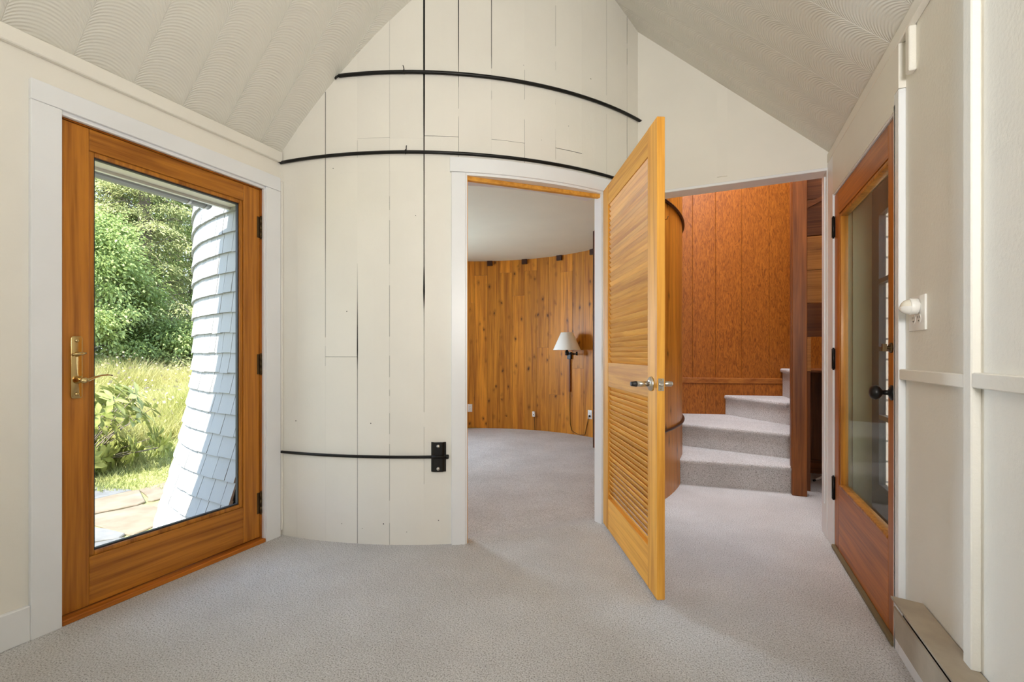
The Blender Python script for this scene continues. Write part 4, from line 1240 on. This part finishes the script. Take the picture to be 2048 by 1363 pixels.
# trees behind the meadow
def leaf_cloud(C, D, size, aspect, droop):
    """diamond leaves at C with main direction D"""
    n = len(C)
    D = D / np.linalg.norm(D, axis=1)[:, None]
    U = RNG.normal(0, 1, (n, 3)) * np.array([.5, .5, 1]); S = np.cross(D, U); S /= np.linalg.norm(S, axis=1)[:, None]
    ln = (size * RNG.uniform(.6, 1.3, n))[:, None]
    a = C; t = C + D * ln; t[:, 2] -= droop * ln[:, 0]
    m_ = C + D * ln * 0.5; m_[:, 2] += 0.08 * ln[:, 0]
    return np.stack([a, m_ + S * ln * aspect, t, m_ - S * ln * aspect], 1).reshape(-1, 3)
def tree(name, x, y, H_, Rb, kind, n, mat, label):
    z0_ = float(gz(np.array(x), np.array(y))) - 0.05
    root = empty(name, (x, y, z0_)); tag(root, label, 'tree', 'trees beyond the meadow')
    tk = MB(); tk.tube([(x, y, z0_), (x + .03, y, z0_ + H_ * .5), (x, y + .02, z0_ + H_ * .97)], [0.035 * H_ ** .8, 0.02 * H_ ** .8, 0.01], 8)
    Cs = []; Ds = []
    if kind == 'hemlock':
        nbr = int(H_ * 17)
        per = n // nbr
        for i in range(nbr):
            hfrac = (i + random.random()) / nbr
            L_ = Rb * (1 - hfrac) ** 0.75 * random.uniform(.65, 1.1) + 0.15
            az = i * 2.399 + random.uniform(-.4, .4)
            h_ = 0.15 + hfrac * (H_ - .2)
            p0_ = np.array([x, y, z0_ + h_]); dr = np.array([math.cos(az), math.sin(az), 0.18])
            tip_ = p0_ + dr * L_ + np.array([0, 0, -0.22 * L_ ** 1.3])
            mid_ = p0_ + dr * L_ * .5 + np.array([0, 0, 0.06 * L_])
            tk.tube([tuple(p0_), tuple(mid_), tuple(tip_)], [0.014 + .004 * L_, 0.009, 0.003], 4, False)
            s = RNG.uniform(.12, 1, per) ** .8
            side = RNG.normal(0, 1, per) * (0.20 * L_ * np.sin(np.clip(s, .1, .97) * PI) + .05)
            perp = np.array([-math.sin(az), math.cos(az), 0])
            ctr = p0_ + (2 * (s * (1 - s)))[:, None] * (mid_ - p0_) * 1 + (s ** 2)[:, None] * (tip_ - p0_) + (2 * s * (1 - s))[:, None] * 0
            c_ = ctr + side[:, None] * perp + np.c_[np.zeros(per), np.zeros(per), -np.abs(side) * .35 + RNG.normal(0, .05, per)]
            Cs.append(c_); Ds.append(dr[None] * .8 + np.sign(side)[:, None] * perp * .7 + RNG.normal(0, .35, (per, 3)) + np.array([0, 0, -.25]))
        size, asp, dp = 0.075, 0.15, 0.25
    else:
        ncl = int(60 + H_ * 12); per = n // ncl
        for i in range(ncl):
            v_ = RNG.normal(0, 1, 3); v_ /= np.linalg.norm(v_)
            rr_ = RNG.uniform(.55, 1) ** .5
            hfrac = RNG.uniform(0.05, 1)
            rad = Rb * math.sin(PI * min(1, 0.18 + hfrac * .80)) ** .7
            az = RNG.uniform(0, 2 * PI)
            cc = np.array([x + rad * rr_ * math.cos(az), y + rad * rr_ * math.sin(az), z0_ + 0.1 + hfrac * (H_ - .3)])
            if i % 2 == 0:
                tk.tube([(x, y, cc[2] - .35 * rad), tuple(cc)], [0.015, 0.004], 4, False)
            g_ = RNG.normal(0, 1, (per, 3)) * np.array([.20, .20, .11]) * (Rb / 1.3) ** .5
            Cs.append(cc + g_); Ds.append(g_ + RNG.normal(0, .12, (per, 3)) + np.array([0, 0, -.05]))
        size, asp, dp = 0.058, 0.30, 0.3
    tk.build('trunk', BARK, root)
    C_ = np.concatenate(Cs); D_ = np.concatenate(Ds)
    V_ = leaf_cloud(C_, D_, size, asp, dp) - np.array([x, y, z0_])
    o_ = bpy.data.objects.new('crown', fast_mesh('crown', V_, np.arange(len(V_)).reshape(-1, 4), mat))
    COL.objects.link(o_); o_.parent = root; o_['kind'] = 'stuff'
def at(r, deg): return -r * math.sin(math.radians(deg)), r * math.cos(math.radians(deg))
TREES = [
    ('broadleaf_tree', 10.8, 66.9, 3.0, 0.85, 'broad', 42000, BROAD, 'bright green young broadleaf tree in front of the hemlocks at the left of the pane'),
    ('hemlock_tree', 12.3, 63.0, 8.0, 2.3, 'hemlock', 80000, NEEDLE, 'drooping hemlock with pale green tips in the middle of the glass door view'),
    ('hemlock_tree', 13.2, 67.8, 8.6, 2.4, 'hemlock', 70000, NEEDLE, 'tall hemlock rising behind the young broadleaf tree'),
    ('broadleaf_tree', 13.6, 59.0, 6.8, 1.7, 'broad', 50000, BROAD, 'dense broadleaf tree close to the left edge of the shingled silo'),
    ('broadleaf_tree', 11.2, 60.9, 1.2, 0.7, 'broad', 14000, BROAD, 'low leafy thicket at the top edge of the meadow'),
    ('broadleaf_tree', 16.5, 65.0, 10.0, 3.0, 'broad', 60000, BROAD, 'tallest broadleaf tree filling the background behind the hemlocks'),
    ('hemlock_tree', 16.5, 60.5, 10.0, 2.8, 'hemlock', 60000, NEEDLE, 'farthest tall hemlock behind the shingled silo edge'),
    ('hemlock_tree', 15.5, 71.5, 9.5, 2.8, 'hemlock', 30000, NEEDLE, 'large hemlock beside the left stile of the glass door, farther back than the young tree'),
]
for nm, r_, dgr, H_, Rb, kd, n_, mt, lb in TREES:
    tree(nm, *at(r_, dgr), H_, Rb, kd, n_, mt, lb)
